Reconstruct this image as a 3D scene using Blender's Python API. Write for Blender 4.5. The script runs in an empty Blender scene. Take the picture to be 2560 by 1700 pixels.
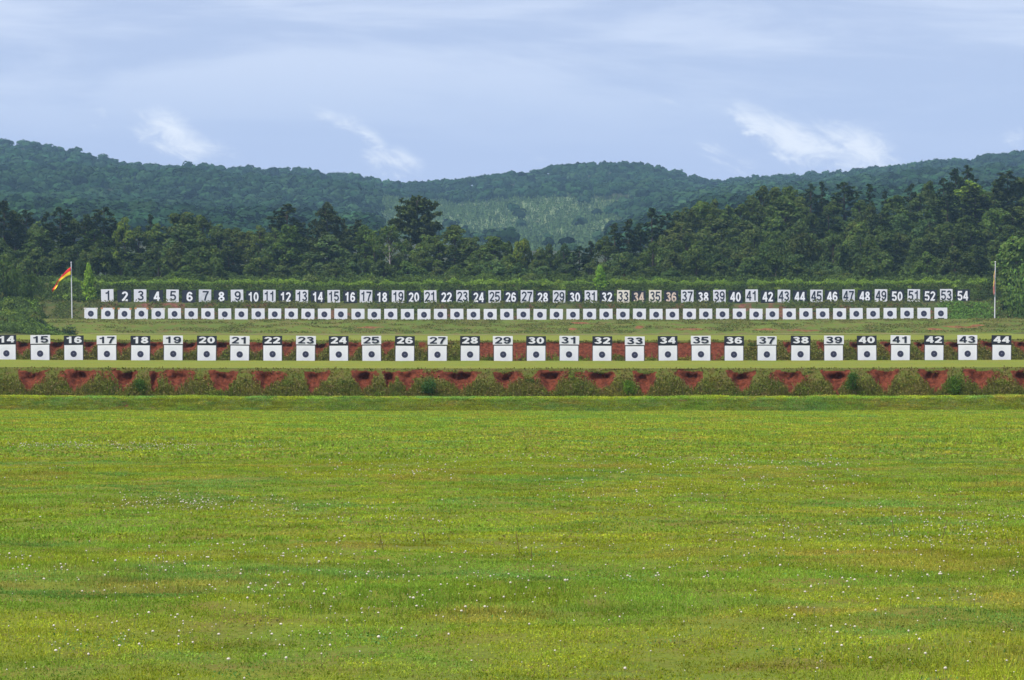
import bpy, math
import numpy as np
from mathutils import Vector

# ------------------------------------------------------------------ camera, sky, sun
scene = bpy.context.scene
COL = scene.collection
F = 8698.0            # focal length in photograph pixels (2560 wide)
CAMZ = 1.65
HZ = 948.0            # eye level in the photograph
cam_d = bpy.data.cameras.new("camera")
cam = bpy.data.objects.new("camera", cam_d); COL.objects.link(cam)
cam_d.sensor_width = 36.0; cam_d.lens = 36.0 * F / 2560.0
cam_d.clip_start = 0.5; cam_d.clip_end = 9000.0
cam.location = (0, 0, CAMZ)
cam.rotation_euler = (math.pi / 2 + math.atan((HZ - 850.0) / F), 0, 0)
scene.camera = cam
scene.view_settings.view_transform = 'Standard'
scene.view_settings.look = 'None'
scene.view_settings.exposure = 0.3
scene.view_settings.gamma = 1.0
scene.cycles.volume_bounces = 0
scene.cycles.max_bounces = 6
scene.cycles.diffuse_bounces = 3

SUN_EL, SUN_AZ = math.radians(56), math.radians(-128)   # azimuth from +Y towards +X
sun_d = bpy.data.lights.new("sun", 'SUN')
sun_d.energy = 4.8; sun_d.angle = math.radians(4.0); sun_d.color = (1.0, 0.955, 0.88)
sun = bpy.data.objects.new("sun", sun_d); COL.objects.link(sun)
sv = Vector((math.sin(SUN_AZ) * math.cos(SUN_EL), math.cos(SUN_AZ) * math.cos(SUN_EL), math.sin(SUN_EL)))
sun.rotation_euler = sv.to_track_quat('Z', 'Y').to_euler()


class NT:
    """small helper to write node trees"""
    def __init__(s, tree): s.t = tree; s.n = tree.nodes; s.l = tree.links
    def new(s, ty, **kw):
        n = s.n.new(ty)
        for k, v in kw.items(): setattr(n, k, v)
        return n
    def put(s, sock, v):
        if isinstance(v, bpy.types.NodeSocket): s.l.new(v, sock)
        else: sock.default_value = v
    def m(s, op, a, b=0.0, c=0.0, clamp=False):
        n = s.new('ShaderNodeMath', operation=op, use_clamp=clamp)
        s.put(n.inputs[0], a); s.put(n.inputs[1], b); s.put(n.inputs[2], c)
        return n.outputs[0]
    def mix(s, f, a, b, blend='MIX'):
        n = s.new('ShaderNodeMix', data_type='RGBA', blend_type=blend)
        s.put(n.inputs[0], f)
        for i, v in ((6, a), (7, b)):
            if isinstance(v, (tuple, list)): v = (*v[:3], 1.0)
            s.put(n.inputs[i], v)
        return n.outputs[2]
    def noise(s, vec, scale, detail=4.0, rough=0.5, dist=0.0):
        n = s.new('ShaderNodeTexNoise')
        s.l.new(vec, n.inputs['Vector']); n.inputs['Scale'].default_value = scale
        n.inputs['Detail'].default_value = detail; n.inputs['Roughness'].default_value = rough
        n.inputs['Distortion'].default_value = dist
        return n.outputs[0]
    def ss(s, v, lo, hi):
        n = s.new('ShaderNodeMapRange', interpolation_type='SMOOTHSTEP')
        s.put(n.inputs[0], v); n.inputs[1].default_value = lo; n.inputs[2].default_value = hi
        return n.outputs[0]
    def comb(s, x, y, z):
        n = s.new('ShaderNodeCombineXYZ')
        s.put(n.inputs[0], x); s.put(n.inputs[1], y); s.put(n.inputs[2], z)
        return n.outputs[0]


world = bpy.data.worlds.new("World"); scene.world = world; world.use_nodes = True
w = NT(world.node_tree); w.n.clear()
tc = w.new('ShaderNodeTexCoord')
sep = w.new('ShaderNodeSeparateXYZ'); w.l.new(tc.outputs['Generated'], sep.inputs[0])
X, Y, Z = sep.outputs
sky = w.new('ShaderNodeTexSky', sky_type='NISHITA')
sky.sun_disc = False; sky.sun_elevation = SUN_EL; sky.sun_rotation = SUN_AZ
sky.air_density = 1.0; sky.dust_density = 0.6; sky.ozone_density = 2.0
# the thin, even veil of high cloud over the whole sky, bluer low down, greyer and whiter above
veil = w.mix(w.ss(Z, 0.03, 0.11), (4.15, 4.9, 7.65), (4.4, 5.05, 7.25))
base = w.mix(0.85, sky.outputs[0], veil)
SK = 1000.0
ax = w.m('MULTIPLY', w.m('DIVIDE', X, w.m('MAXIMUM', Y, 0.05)), F / SK)       # bearing and height of a sky direction
ez = w.m('MULTIPLY', w.m('DIVIDE', Z, w.m('MAXIMUM', Y, 0.05)), F / SK)
front = w.ss(Y, 0.2, 0.6)
# streaks of the upper cloud deck, stretched sideways
dv = w.comb(w.m('ADD', w.m('MULTIPLY', ax, 0.55), w.m('MULTIPLY', ez, 0.9)), w.m('MULTIPLY', ez, 3.4), 1.7)
n1 = w.noise(dv, 2.0, 6, 0.58, 0.4)
deck = w.m('MULTIPLY', w.ss(n1, 0.38, 0.62), w.ss(ez, 0.50, 0.85))
deck = w.m('MULTIPLY', deck, 0.7)
col = w.mix(deck, base, (6.3, 6.9, 8.4))
# low wisps: soft patches torn by noise
wv = w.comb(w.m('ADD', ax, w.m('MULTIPLY', ez, 0.8)), w.m('MULTIPLY', ez, 1.7), 4.2)
wn = w.noise(wv, 6.5, 9, 0.62, 1.1)
wn2 = w.noise(wv, 16.0, 8, 0.62, 1.2)
tear = w.m('ADD', w.m('MULTIPLY', wn, 0.60), w.m('MULTIPLY', wn2, 0.40))
warpx = w.m('MULTIPLY', w.m('SUBTRACT', wn, 0.5), 0.34)
WISPS = [  # x, y, half width, half height (photograph pixels), turn (degrees, falling to the right), strength
    (246, 286, 20, 34, 0, .55), (425, 322, 75, 38, 30, 1.0), (470, 366, 95, 32, 8, .95), (370, 345, 55, 26, 20, .6),
    (860, 312, 72, 22, 28, .75), (925, 345, 78, 22, 42, .8), (1000, 400, 66, 30, 25, .9), (1100, 350, 36, 14, 20, .28),
    (1672, 258, 42, 11, 18, .6), (1900, 305, 85, 32, 20, 1.0), (1990, 345, 120, 42, 24, 1.05), (2130, 365, 105, 52, 18, 1.1),
    (1800, 380, 70, 20, 28, .55), (1850, 410, 60, 25, 10, .5), (2060, 262, 34, 14, 20, .3), (2545, 340, 30, 26, 0, .5),
    (1310, 375, 70, 16, 10, .22), (1360, 392, 40, 12, 10, .2)]
tot = None
for (px, py, hw, hh, deg, st) in WISPS:
    c, s_ = math.cos(math.radians(deg)), math.sin(math.radians(deg))
    dx = w.m('ADD', w.m('SUBTRACT', ax, (px - 1280) / SK), w.m('MULTIPLY', warpx, 0.25))
    dy = w.m('ADD', w.m('SUBTRACT', ez, (HZ - py) / SK), w.m('MULTIPLY', warpx, 0.16))
    u = w.m('MULTIPLY', w.m('SUBTRACT', w.m('MULTIPLY', dx, c), w.m('MULTIPLY', dy, s_)), SK / hw)
    v = w.m('MULTIPLY', w.m('ADD', w.m('MULTIPLY', dx, s_), w.m('MULTIPLY', dy, c)), SK / hh)
    g = w.m('MULTIPLY', w.m('EXPONENT', w.m('MULTIPLY', w.m('ADD', w.m('MULTIPLY', u, u), w.m('MULTIPLY', v, v)), -0.8)), st)
    tot = g if tot is None else w.m('MAXIMUM', tot, g)
wisp = w.m('MULTIPLY', w.ss(w.m('ADD', tot, w.m('MULTIPLY', w.m('SUBTRACT', tear, 0.5), 3.0)), 0.16, 1.25), w.ss(tot, 0.02, 0.4))
wisp = w.m('MULTIPLY', w.m('MULTIPLY', wisp, front), 0.9)
col = w.mix(wisp, col, (8.0, 8.3, 9.0))
bg = w.new('ShaderNodeBackground'); w.l.new(col, bg.inputs[0]); bg.inputs[1].default_value = 0.1
wo = w.new('ShaderNodeOutputWorld'); w.l.new(bg.outputs[0], wo.inputs[0])

# ------------------------------------------------------------------ helpers
def tag(o, label=None, cat=None, group=None, kind=None):
    if label: o['label'] = label
    if cat: o['category'] = cat
    if group: o['group'] = group
    if kind: o['kind'] = kind
    return o

def make_mesh(name, V, faces, mats=(), colors=None, smooth=False, fmat=None, masks=None):
    """V (n,3); faces: list of (m,k) int arrays"""
    me = bpy.data.meshes.new(name)
    V = np.asarray(V, dtype=np.float32)
    faces = [np.asarray(f, dtype=np.int32) for f in (faces if isinstance(faces, list) else [faces]) if len(f)]
    me.vertices.add(len(V)); me.vertices.foreach_set('co', V.ravel())
    idx = np.concatenate([f.ravel() for f in faces])
    sizes = np.concatenate([np.full(len(f), f.shape[1], dtype=np.int32) for f in faces])
    starts = np.concatenate([[0], np.cumsum(sizes)[:-1]]).astype(np.int32)
    me.loops.add(len(idx)); me.loops.foreach_set('vertex_index', idx)
    me.polygons.add(len(sizes)); me.polygons.foreach_set('loop_start', starts)
    me.polygons.foreach_set('use_smooth', np.full(len(sizes), bool(smooth)))
    for m in mats: me.materials.append(m)
    if fmat is not None: me.polygons.foreach_set('material_index', np.asarray(fmat, dtype=np.int32))
    if colors is not None:
        c = np.ones((len(V), 4), dtype=np.float32); c[:, :3] = colors
        a = me.color_attributes.new('tint', 'FLOAT_COLOR', 'POINT'); a.data.foreach_set('color', c.ravel())
    for k, v in (masks or {}).items():
        a = me.attributes.new(k, 'FLOAT', 'POINT'); a.data.foreach_set('value', np.asarray(v, dtype=np.float32))
    me.update(calc_edges=True); me.validate(verbose=False)
    return me

def link(name, me, parent=None, loc=(0, 0, 0)):
    o = bpy.data.objects.new(name, me); COL.objects.link(o); o.location = loc
    if parent is not None: o.parent = parent
    return o

def empty(name, loc=(0, 0, 0), rz=0.0):
    o = bpy.data.objects.new(name, None); COL.objects.link(o); o.location = loc; o.rotation_euler = (0, 0, rz)
    o.empty_display_size = 0.2
    return o

def hash2(ix, iy, seed):
    h = (ix.astype(np.int64) * 374761393 + iy.astype(np.int64) * 668265263 + seed * 1442695041) & 0xffffffff
    h = ((h ^ (h >> 13)) * 1274126177) & 0xffffffff
    return ((h ^ (h >> 16)) & 0xffffff) / float(0xffffff)

def vn(x, y, seed=0, octaves=3, rough=0.5):
    """value noise 0..1"""
    x = np.asarray(x, dtype=np.float64); y = np.asarray(y, dtype=np.float64)
    x, y = np.broadcast_arrays(x, y)
    out = np.zeros(x.shape); amp = 1.0; tot = 0.0
    for o in range(octaves):
        xx, yy = x * 2 ** o + 17.3 * o, y * 2 ** o - 9.1 * o
        ix, iy = np.floor(xx), np.floor(yy); fx, fy = xx - ix, yy - iy
        fx = fx * fx * (3 - 2 * fx); fy = fy * fy * (3 - 2 * fy)
        a = hash2(ix, iy, seed + o); b = hash2(ix + 1, iy, seed + o)
        c = hash2(ix, iy + 1, seed + o); d = hash2(ix + 1, iy + 1, seed + o)
        out += amp * ((a * (1 - fx) + b * fx) * (1 - fy) + (c * (1 - fx) + d * fx) * fy)
        tot += amp; amp *= rough
    return out / tot

def sst(v, a, b):
    t = np.clip((np.asarray(v, dtype=np.float64) - a) / (b - a), 0, 1); return t * t * (3 - 2 * t)

def PX(px, d): return (px - 1280.0) / F * d
def PZ(py, d): return CAMZ + (HZ - py) / F * d

def bow(x, d):
    """the ranges lie in a very shallow dish: ground rises a little towards both ends"""
    u = np.clip(np.abs(np.asarray(x) * F / np.maximum(d, 1.0)), 0, 1600) / 1180.0
    return 2.6 * u * u * np.asarray(d) / F

# ------------------------------------------------------------------ materials
def new_mat(name):
    m = bpy.data.materials.new(name); m.use_nodes = True
    t = NT(m.node_tree); b = t.n['Principled BSDF']
    b.inputs['Roughness'].default_value = 0.8
    b.inputs['Specular IOR Level'].default_value = 0.2
    return m, t, b

def plain(name, c, rough=0.7, var=0.12, scale=3.0, spec=0.2, metal=0.0):
    m, t, b = new_mat(name)
    co = t.new('ShaderNodeTexCoord').outputs['Object']
    n = t.noise(co, scale, 5, 0.6)
    t.l.new(t.mix(t.ss(n, 0.3, 0.7), tuple(v * (1 - var) for v in c), tuple(min(1, v * (1 + var * .6)) for v in c)), b.inputs['Base Color'])
    b.inputs['Roughness'].default_value = rough; b.inputs['Specular IOR Level'].default_value = spec
    b.inputs['Metallic'].default_value = metal
    return m

def leaf_mat(name, trans=0.3, use_obj=True):
    """leaf colour comes from the 'tint' attribute times the object's own colour"""
    m = bpy.data.materials.new(name); m.use_nodes = True
    t = NT(m.node_tree); t.n.clear()
    a = t.new('ShaderNodeAttribute', attribute_name='tint').outputs['Color']
    c = a
    if use_obj:
        oi = t.new('ShaderNodeObjectInfo').outputs['Color']
        c = t.mix(1.0, a, oi, 'MULTIPLY')
    df = t.new('ShaderNodeBsdfDiffuse'); t.l.new(c, df.inputs[0])
    tr = t.new('ShaderNodeBsdfTranslucent'); t.l.new(t.mix(1.0, c, (1.15, 1.25, 0.6), 'MULTIPLY'), tr.inputs[0])
    ms = t.new('ShaderNodeMixShader'); ms.inputs[0].default_value = trans
    t.l.new(df.outputs[0], ms.inputs[1]); t.l.new(tr.outputs[0], ms.inputs[2])
    o = t.new('ShaderNodeOutputMaterial'); t.l.new(ms.outputs[0], o.inputs[0])
    return m

def turf_mat(name, a, b_, c, bare=None, scale=1.0, bare_amt=0.0, stretch=1.0, bump=0.0):
    """mown turf: three greens in patches, optional bare red earth; 'bare' attribute shows clay"""
    m, t, b = new_mat(name)
    co = t.new('ShaderNodeTexCoord').outputs['Object']
    mp = t.new('ShaderNodeMapping'); t.l.new(co, mp.inputs[0]); mp.inputs['Scale'].default_value = (1, 1.0 / stretch, 1)
    v = mp.outputs[0]
    n1 = t.noise(v, 0.32 * scale, 6, 0.65); n2 = t.noise(v, 1.3 * scale, 6, 0.65); n3 = t.noise(v, 7.0 * scale, 4, 0.7)
    k = t.mix(t.ss(n1, 0.35, 0.65), a, b_)
    k = t.mix(t.m('MULTIPLY', t.ss(n2, 0.42, 0.68), 0.75), k, c)
    k = t.mix(t.m('MULTIPLY', t.ss(n3, 0.35, 0.75), 0.5), k, t.mix(1.0, k, (0.62, 0.66, 0.6), 'MULTIPLY'))
    n4 = t.noise(co, 26.0, 3, 0.7)
    k = t.mix(t.m('MULTIPLY', t.ss(n4, 0.42, 0.62), 0.55), k, t.mix(1.0, k, (0.50, 0.56, 0.55), 'MULTIPLY'))
    if bare is not None:
        cl = t.mix(t.ss(t.noise(v, 2.6 * scale, 6, 0.7), 0.38, 0.62), tuple(x * 1.15 for x in bare), tuple(x * 0.5 for x in bare))
        at = t.new('ShaderNodeAttribute', attribute_name='bare').outputs['Fac']
        f = t.m('ADD', at, t.m('MULTIPLY', t.m('SUBTRACT', n2, 0.5), 0.9))
        f = t.ss(f, 0.42, 0.6)
        k = t.mix(f, k, cl)
        if bare_amt > 0:
            k = t.mix(t.m('MULTIPLY', t.ss(t.noise(v, 0.33, 6, 0.66), 0.66 - bare_amt, 0.74 - bare_amt), 0.8), k, cl)
    t.l.new(k, b.inputs['Base Color'])
    b.inputs['Roughness'].default_value = 0.95; b.inputs['Specular IOR Level'].default_value = 0.05
    if bump:
        bn = t.new('ShaderNodeBump'); bn.inputs['Strength'].default_value = 0.8; bn.inputs['Distance'].default_value = bump
        t.l.new(t.m('ADD', n2, t.m('MULTIPLY', n3, 0.5)), bn.inputs['Height']); t.l.new(bn.outputs[0], b.inputs['Normal'])
    return m

CLAY = (0.122, 0.034, 0.018)
M_FIELD = turf_mat('field_turf', (0.165, 0.185, 0.020), (0.120, 0.165, 0.022), (0.155, 0.115, 0.030), CLAY, 1.0, 0.0)
M_TERR = turf_mat('terrace_turf', (0.200, 0.215, 0.028), (0.150, 0.195, 0.026), (0.205, 0.180, 0.034), CLAY, 0.8, 0.0, 2.0)
M_BERM = turf_mat('berm_turf', (0.105, 0.115, 0.022), (0.080, 0.105, 0.020), (0.13, 0.085, 0.035), CLAY, 1.5, 0.0, 1.0, 0.06)
M_BANK = turf_mat('bank_turf', (0.118, 0.155, 0.026), (0.090, 0.128, 0.022), (0.145, 0.10, 0.038), (0.20, 0.085, 0.038), 0.55, 0.0, 1.0, 0.08)
M_DARKBANK = turf_mat('hillside_turf', (0.075, 0.085, 0.024), (0.052, 0.080, 0.020), (0.12, 0.09, 0.04), (0.16, 0.07, 0.045), 0.8, 0.0, 1.0, 0.08)
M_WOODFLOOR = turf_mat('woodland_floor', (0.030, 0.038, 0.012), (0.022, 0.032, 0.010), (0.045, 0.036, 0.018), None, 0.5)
M_TRACK = turf_mat('dirt_track', (0.34, 0.27, 0.13), (0.29, 0.25, 0.10), (0.24, 0.24, 0.07), None, 0.8)
M_LEAF = leaf_mat('leaves', 0.28)
M_NEEDLE = leaf_mat('needles', 0.12)
M_BLADE = leaf_mat('grass_blades', 0.38, False)
M_WEED = leaf_mat('weeds', 0.25, False)
M_FOREST = leaf_mat('forest_leaves', 0.12, False)
M_BARK = plain('bark', (0.075, 0.058, 0.045), 0.95, 0.35, 5.0, 0.05)
M_PALEBARK = plain('pale_bark', (0.34, 0.31, 0.27), 0.9, 0.25, 5.0, 0.05)
M_PETAL = plain('clover_petals', (0.60, 0.54, 0.46), 0.8, 0.15, 30, 0.1)
M_PAPER = plain('target_paper', (0.74, 0.74, 0.77), 0.75, 0.03, 0.8, 0.15)
M_RING = plain('ring_ink', (0.70, 0.70, 0.74), 0.7, 0.03, 2.0)
M_BLACK = plain('bull_ink', (0.038, 0.040, 0.075), 0.6, 0.15, 4.0)
M_BULLC = plain('bull_centre', (0.14, 0.14, 0.19), 0.7, 0.2, 6.0)
M_WHITEB = plain('board_white', (0.69, 0.69, 0.73), 0.6, 0.05, 1.6)
M_GREYB = plain('board_grey', (0.60, 0.61, 0.65), 0.6, 0.16, 1.2)
M_CREAMB = plain('board_cream', (0.72, 0.67, 0.58), 0.7, 0.10, 1.2)
M_BLACKB = plain('board_black', (0.020, 0.022, 0.034), 0.55, 0.3, 1.3, 0.3)
M_NAVY = plain('digit_dark', (0.024, 0.028, 0.048), 0.6, 0.2, 2.0)
M_FRAME = plain('frame_wood', (0.055, 0.052, 0.055), 0.8, 0.3, 3.0)
M_POST = plain('post_wood', (0.15, 0.12, 0.09), 0.85, 0.3, 4.0)
M_TAPE = plain('tape', (0.55, 0.27, 0.12), 0.7, 0.2, 4.0)
M_POLE = plain('pole_paint', (0.62, 0.62, 0.64), 0.4, 0.08, 2.0, 0.5)
M_RED = plain('flag_red', (0.70, 0.025, 0.03), 0.7, 0.1, 2.0)
M_YEL = plain('flag_yellow', (0.85, 0.62, 0.02), 0.7, 0.08, 2.0)

# ------------------------------------------------------------------ terrain
def patch(name, xs, ys, zf, mat, maskf=None, yoff=None, smooth=True, kind='structure', mats=None):
    """height field sheet; yoff lets a row lean or be scooped horizontally"""
    Xg, Yg = np.meshgrid(xs, ys)
    Zg = zf(Xg, Yg)
    Yp = Yg if yoff is None else yoff(Xg, Yg)
    V = np.stack([Xg, Yp, Zg], -1).reshape(-1, 3)
    nx, ny = len(xs), len(ys)
    i = (np.arange(ny - 1)[:, None] * nx + np.arange(nx - 1)[None, :]).ravel()
    Q = np.stack([i, i + 1, i + 1 + nx, i + nx], -1)
    masks = {'bare': (maskf(Xg, Yg).ravel() if maskf is not None else np.zeros(nx * ny))}
    me = make_mesh(name, V, Q, mats or [mat], smooth=smooth, masks=masks)
    return tag(link(name, me), kind=kind)

def field_z(x, y):
    z = (vn(x / 2.2, y / 2.2, 5, 3) - .5) * 0.09 + (vn(x / 9.0, y / 9.0, 8, 2) - .5) * 0.13 + (vn(x / .55, y / .75, 9, 3) - .5) * 0.075
    z = z * (1 - 0.75 * sst(y, 60, 170))
    return z + bow(x, y) * sst(y, 90, 170)

# wide base ground out to the horizon, with the far valley floor
def base_z(x, y):
    z = np.full(np.shape(x), -4.0)
    return z
patch('ground', np.linspace(-4500, 4500, 31), np.linspace(-900, 4800, 31), base_z, M_WOODFLOOR)

XF = np.linspace(-46, 46, 461)
patch('field', np.linspace(-46, 46, 461), np.concatenate([np.linspace(-30, 15, 10)[:-1], np.linspace(15, 70, 330)[:-1], np.linspace(70, 177.6, 220)]), field_z, M_FIELD)

LIPP = np.array([[177.6, 0.0], [178.1, .05], [179.5, .30], [180.9, .60], [181.4, .665], [182.3, .72], [182.9, .69], [183.1, .2], [183.3, -1.9]])
def lip_z(x, y):
    return np.interp(y, LIPP[:, 0], LIPP[:, 1]) + bow(x, y) + (vn(x / 1.1, y / .8, 21, 3) - .5) * .07 * sst(y, 177.6, 178.4) * (1 - sst(y, 182.5, 183)) + (field_z(x, np.full_like(x, 177.6)) - bow(x, 177.6)) * (1 - sst(y, 177.6, 179))
def lip_bare(x, y):
    m = sst(vn(x / 3.0, y / .5, 31, 3), .68, .78) * .5
    return m * sst(y, 178, 178.4) * (1 - sst(y, 181, 181.6)) + sst(y, 182.85, 183.0)
patch('grass_lip', XF, np.concatenate([np.linspace(177.6, 182.9, 54), [183.0, 183.1, 183.3]]), lip_z, turf_mat('lip_turf', (0.085, 0.120, 0.018), (0.070, 0.110, 0.018), (0.105, 0.100, 0.028), CLAY, 1.3, 0, 1, 0.04), lip_bare)

G1 = [(-35, 60), (85, 64), (204, 66), (318, 58), (395, 30), (447, 56), (560, 66), (672, 56), (792, 54), (912, 58), (1022, 54), (975, 34), (1150, 92), (1263, 58), (1378, 70), (1497, 66), (1611, 56), (1727, 62), (1849, 66), (1971, 64), (2085, 68), (2205, 58), (2327, 62), (2443, 64), (2556, 62), (2670, 60)]
G2 = [(-24, 50, 1), (61, 48, 1), (146, 46, 1), (228, 46, 1), (310, 46, 1), (390, 46, 1), (473, 48, 1), (556, 48, 1), (645, 52, 1), (720, 54, 1), (800, 54, 1), (884, 44, .8), (968, 34, .7), (1060, 30, .5)] + \
     [(1971, 28, .8), (2055, 28, .8), (2137, 30, .8), (2218, 30, .8), (2299, 32, .9), (2386, 40, 1), (2470, 44, 1), (2554, 52, 1), (2640, 50, 1)]

def berm_patch(name, y0, z0, y1, z1, crest_d, gl, dens, wide_bare=None, xhalf=34, deep=0.55):
    """steep clay face rising from the pit floor, scooped where bullets strike it"""
    xs = np.linspace(-xhalf, xhalf, dens)
    ss = np.concatenate([np.linspace(0, 1, 56), 1 + np.linspace(0.03, .3, 6)])
    Xg, S = np.meshgrid(xs, ss)
    Sc = np.clip(S, 0, 1)
    mask = np.zeros(Xg.shape); depth = np.zeros(Xg.shape); fringe = np.zeros(Xg.shape)
    vis0 = gl['vis0']
    wob = (vn(Xg / .45, S * 7, 77, 4, .6) - .5) * 1.5
    for k, g in enumerate(gl['items']):
        cx = PX(g[0], crest_d); hw = g[1] * .62 * crest_d / F; st = g[2] if len(g) > 2 else 1
        rr = np.random.RandomState(900 + k); lean = rr.uniform(-.5, .5); low = vis0 + rr.uniform(-.03, .09)
        t = np.clip((0.985 - Sc) / (0.985 - low), 0, 1.3)               # 0 at the rim, 1 at the tip
        c = cx + lean * .25 * t + wob * .28
        half = hw * np.clip(1.0 - .12 * t - .80 * t ** rr.uniform(1.0, 1.7), 0.0, 1) * (1 + wob * .5)
        half = np.where(Sc > .985, 0, half)
        e = np.clip(1 - np.abs(Xg - c) / np.maximum(half, 1e-3), 0, 1) * (half > .03)
        mk = sst(e, 0.0, .22)
        fringe = np.maximum(fringe, .36 * sst(1 - np.abs(Xg - c) / np.maximum(half * 1.6 + .1, 1e-3), 0, .5) * (Sc < .975) * (Sc > low))
        rim = 1 - sst(Sc, .86 + .10 * (wob), 0.985)
        sag = .985 - .05 * np.exp(-((Xg - c - .1) / (hw * .45 + .05)) ** 2) * rr.uniform(0, 1.3) + .02 * wob
        mask = np.maximum(mask, mk * st * (Sc < sag))
        depth = np.maximum(depth, sst(e, 0, .8) * rim * sst(Sc, low - .05, .86) * st * rr.uniform(.75, 1.15))
    if wide_bare is not None:
        wb = sst(Xg, PX(wide_bare[0], crest_d) - 1.0, PX(wide_bare[0], crest_d) + 1) * (1 - sst(Xg, PX(wide_bare[1], crest_d) - 1, PX(wide_bare[1], crest_d) + 1))
        wb = wb * (Sc < .97) * sst(Sc, .45, .6)
        mask = np.maximum(mask, wb); depth = np.maximum(depth, wb * .22 * (1 + wob))
    yy = y0 + (y1 - y0) * Sc ** 1.15 + np.clip(S - 1, 0, 1) * 3.0
    zz = z0 + (z1 - z0) * Sc + np.clip(S - 1, 0, 1) * .25
    rough = (vn(Xg / .35, S * 9, 41, 4, .6) - .5)
    yy = yy + deep * depth + rough * .16 * (S < 1.02) * (0.4 + mask) + (vn(Xg / 2.5, S * 3, 43, 2) - .5) * .35 * (S < 1.02)
    zz = zz + bow(Xg, crest_d) + (vn(Xg / .9, S * 4, 47, 3) - .5) * .10 * sst(S, .2, .9) * (1 - sst(S, 1.1, 1.3))
    V = np.stack([Xg, yy, zz], -1)
    nx, ny = len(xs), len(ss)
    i = (np.arange(ny - 1)[:, None] * nx + np.arange(nx - 1)[None, :]).ravel()
    Q = np.stack([i, i + 1, i + 1 + nx, i + nx], -1)
    bare = np.maximum(np.clip(mask * 1.1, 0, 1), fringe) + .45 * sst(vn(Xg / 1.6, S * 2.5, 51, 3), .45, .7) * sst(Sc, .5, .8)
    me = make_mesh(name, V.reshape(-1, 3), Q, [M_BERM], smooth=True, masks={'bare': bare.ravel()})
    o = tag(link(name, me), kind='structure')
    return xs, ss, V, mask

G1 = [(-380, 60), (-265, 62), (-150, 58)] + G1 + [(2785, 62), (2900, 60), (3010, 64)]
b1 = berm_patch('clay_berm', 189.4, -1.9, 193.6, 2.18, 194.0, {'items': G1, 'vis0': .60}, 1150, None, 44, .58)
b2 = berm_patch('clay_berm', 280.3, .8, 285.8, 4.76, 286.0, {'items': G2, 'vis0': .56}, 900, (1185, 1845), 50, .75)

def flat(name, y0, z0, y1, z1, xh, mat, amp=.05, ny=40, nx=160, bowed=True, bareamt=None):
    ys = np.linspace(y0, y1, ny)
    zf = lambda x, y: z0 + (z1 - z0) * (y - y0) / (y1 - y0) + (bow(x, y) if bowed else 0) + (vn(x / 4, y / 4, 61, 3) - .5) * amp
    return patch(name, np.linspace(-xh, xh, nx), ys, zf, mat, bareamt)
flat('pit_floor', 183.2, -1.9, 189.6, -1.9, 46, M_FIELD, .02, 4)
XT = 60
TERR = np.array([[194.3, 2.23], [196, 2.25], [268.5, 2.93], [270.0, 2.955], [271.6, 3.06], [272.6, 3.09], [273.2, 3.0], [273.4, .8]])
def terr_z(x, y): return np.interp(y, TERR[:, 0], TERR[:, 1]) + bow(x, y) + (vn(x / 3, y / 3, 64, 3) - .5) * .05
patch('grass_terrace', np.linspace(-XT, XT, 400), np.concatenate([np.linspace(194.3, 268.5, 90), np.linspace(269, 273.2, 15), [273.4]]), terr_z, M_TERR)
flat('pit_floor', 273.3, .8, 280.6, .8, 60, M_FIELD, .02, 4)

UP = np.array([[286.2, 4.80], [289, 4.87], [520, 8.16], [526, 8.30], [532, 8.50]])
def up_z(x, y): return np.interp(y, UP[:, 0], UP[:, 1]) + bow(x, y) + (vn(x / 6, y / 6, 66, 3) - .5) * .06
patch('upper_field', np.linspace(-125, 125, 260), np.concatenate([np.linspace(286.2, 520, 70), np.linspace(523, 532.1, 8)]), up_z, M_TERR)
def track_y(x): return 527.2 + .8 * np.sin(np.asarray(x) / 23.0) + np.where(np.asarray(x) > 60, -(np.asarray(x) - 60) * 1.3, 0)
xt = np.linspace(-64, 96, 160); 
Xk = np.stack([xt, xt], 0); Yk = np.stack([track_y(xt), track_y(xt) + 3.2 + .5 * np.sin(xt / 7)], 0); Zk = up_z(Xk, Yk) + .07
Vk = np.stack([Xk, Yk, Zk], -1).reshape(-1, 3); ii = np.arange(159)
tag(link('dirt_track', make_mesh('dirt_track', Vk, np.stack([ii, ii + 1, ii + 161, ii + 160], -1), [M_TRACK])), kind='structure')

BK = np.array([[532, 8.5], [533.2, 8.9], [537, 9.95], [541, 10.72], [542.6, 10.93], [544.6, 10.97], [545.6, 10.6], [546.2, 9.0]])
def bk_z(x, y): return np.interp(y, BK[:, 0], BK[:, 1]) + bow(x, y) + (vn(x / 3.5, y / 2.5, 68, 4) - .5) * .30 * sst(y, 532, 535) * (1 - sst(y, 540, 543))
REDS = [(1910, 824, 70, 4), (2010, 826, 60, 4), (2330, 822, 30, 3.5), (2400, 817, 55, 4), (2440, 813, 30, 3), (1600, 817, 16, 6), (1432, 823, 15, 6), (930, 818, 40, 3), (1450, 808, 25, 3), (1730, 823, 60, 2.5)]
def bk_bare(x, y):
    z = bk_z(x, y); px = x / y * F + 1280; py = HZ - (z - CAMZ) / y * F
    m = np.zeros(np.shape(x))
    for (cx, cy, rx, ry) in REDS:
        m = np.maximum(m, .62 - .34 * (((px - cx) / rx) ** 2 + ((py - cy) / ry) ** 2))
    return np.clip(m, 0, 1) + .25 * sst(vn(x / 5, y / 1.5, 70, 3), .5, .75)
patch('grass_bank', np.linspace(-86, 86, 700), np.concatenate([np.linspace(532, 545.6, 60), [545.9, 546.2]]), bk_z, M_BANK, bk_bare)
flat('pit_floor', 546.1, 9.0, 552.6, 9.0, 90, M_DARKBANK, .02, 4, 60)

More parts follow.
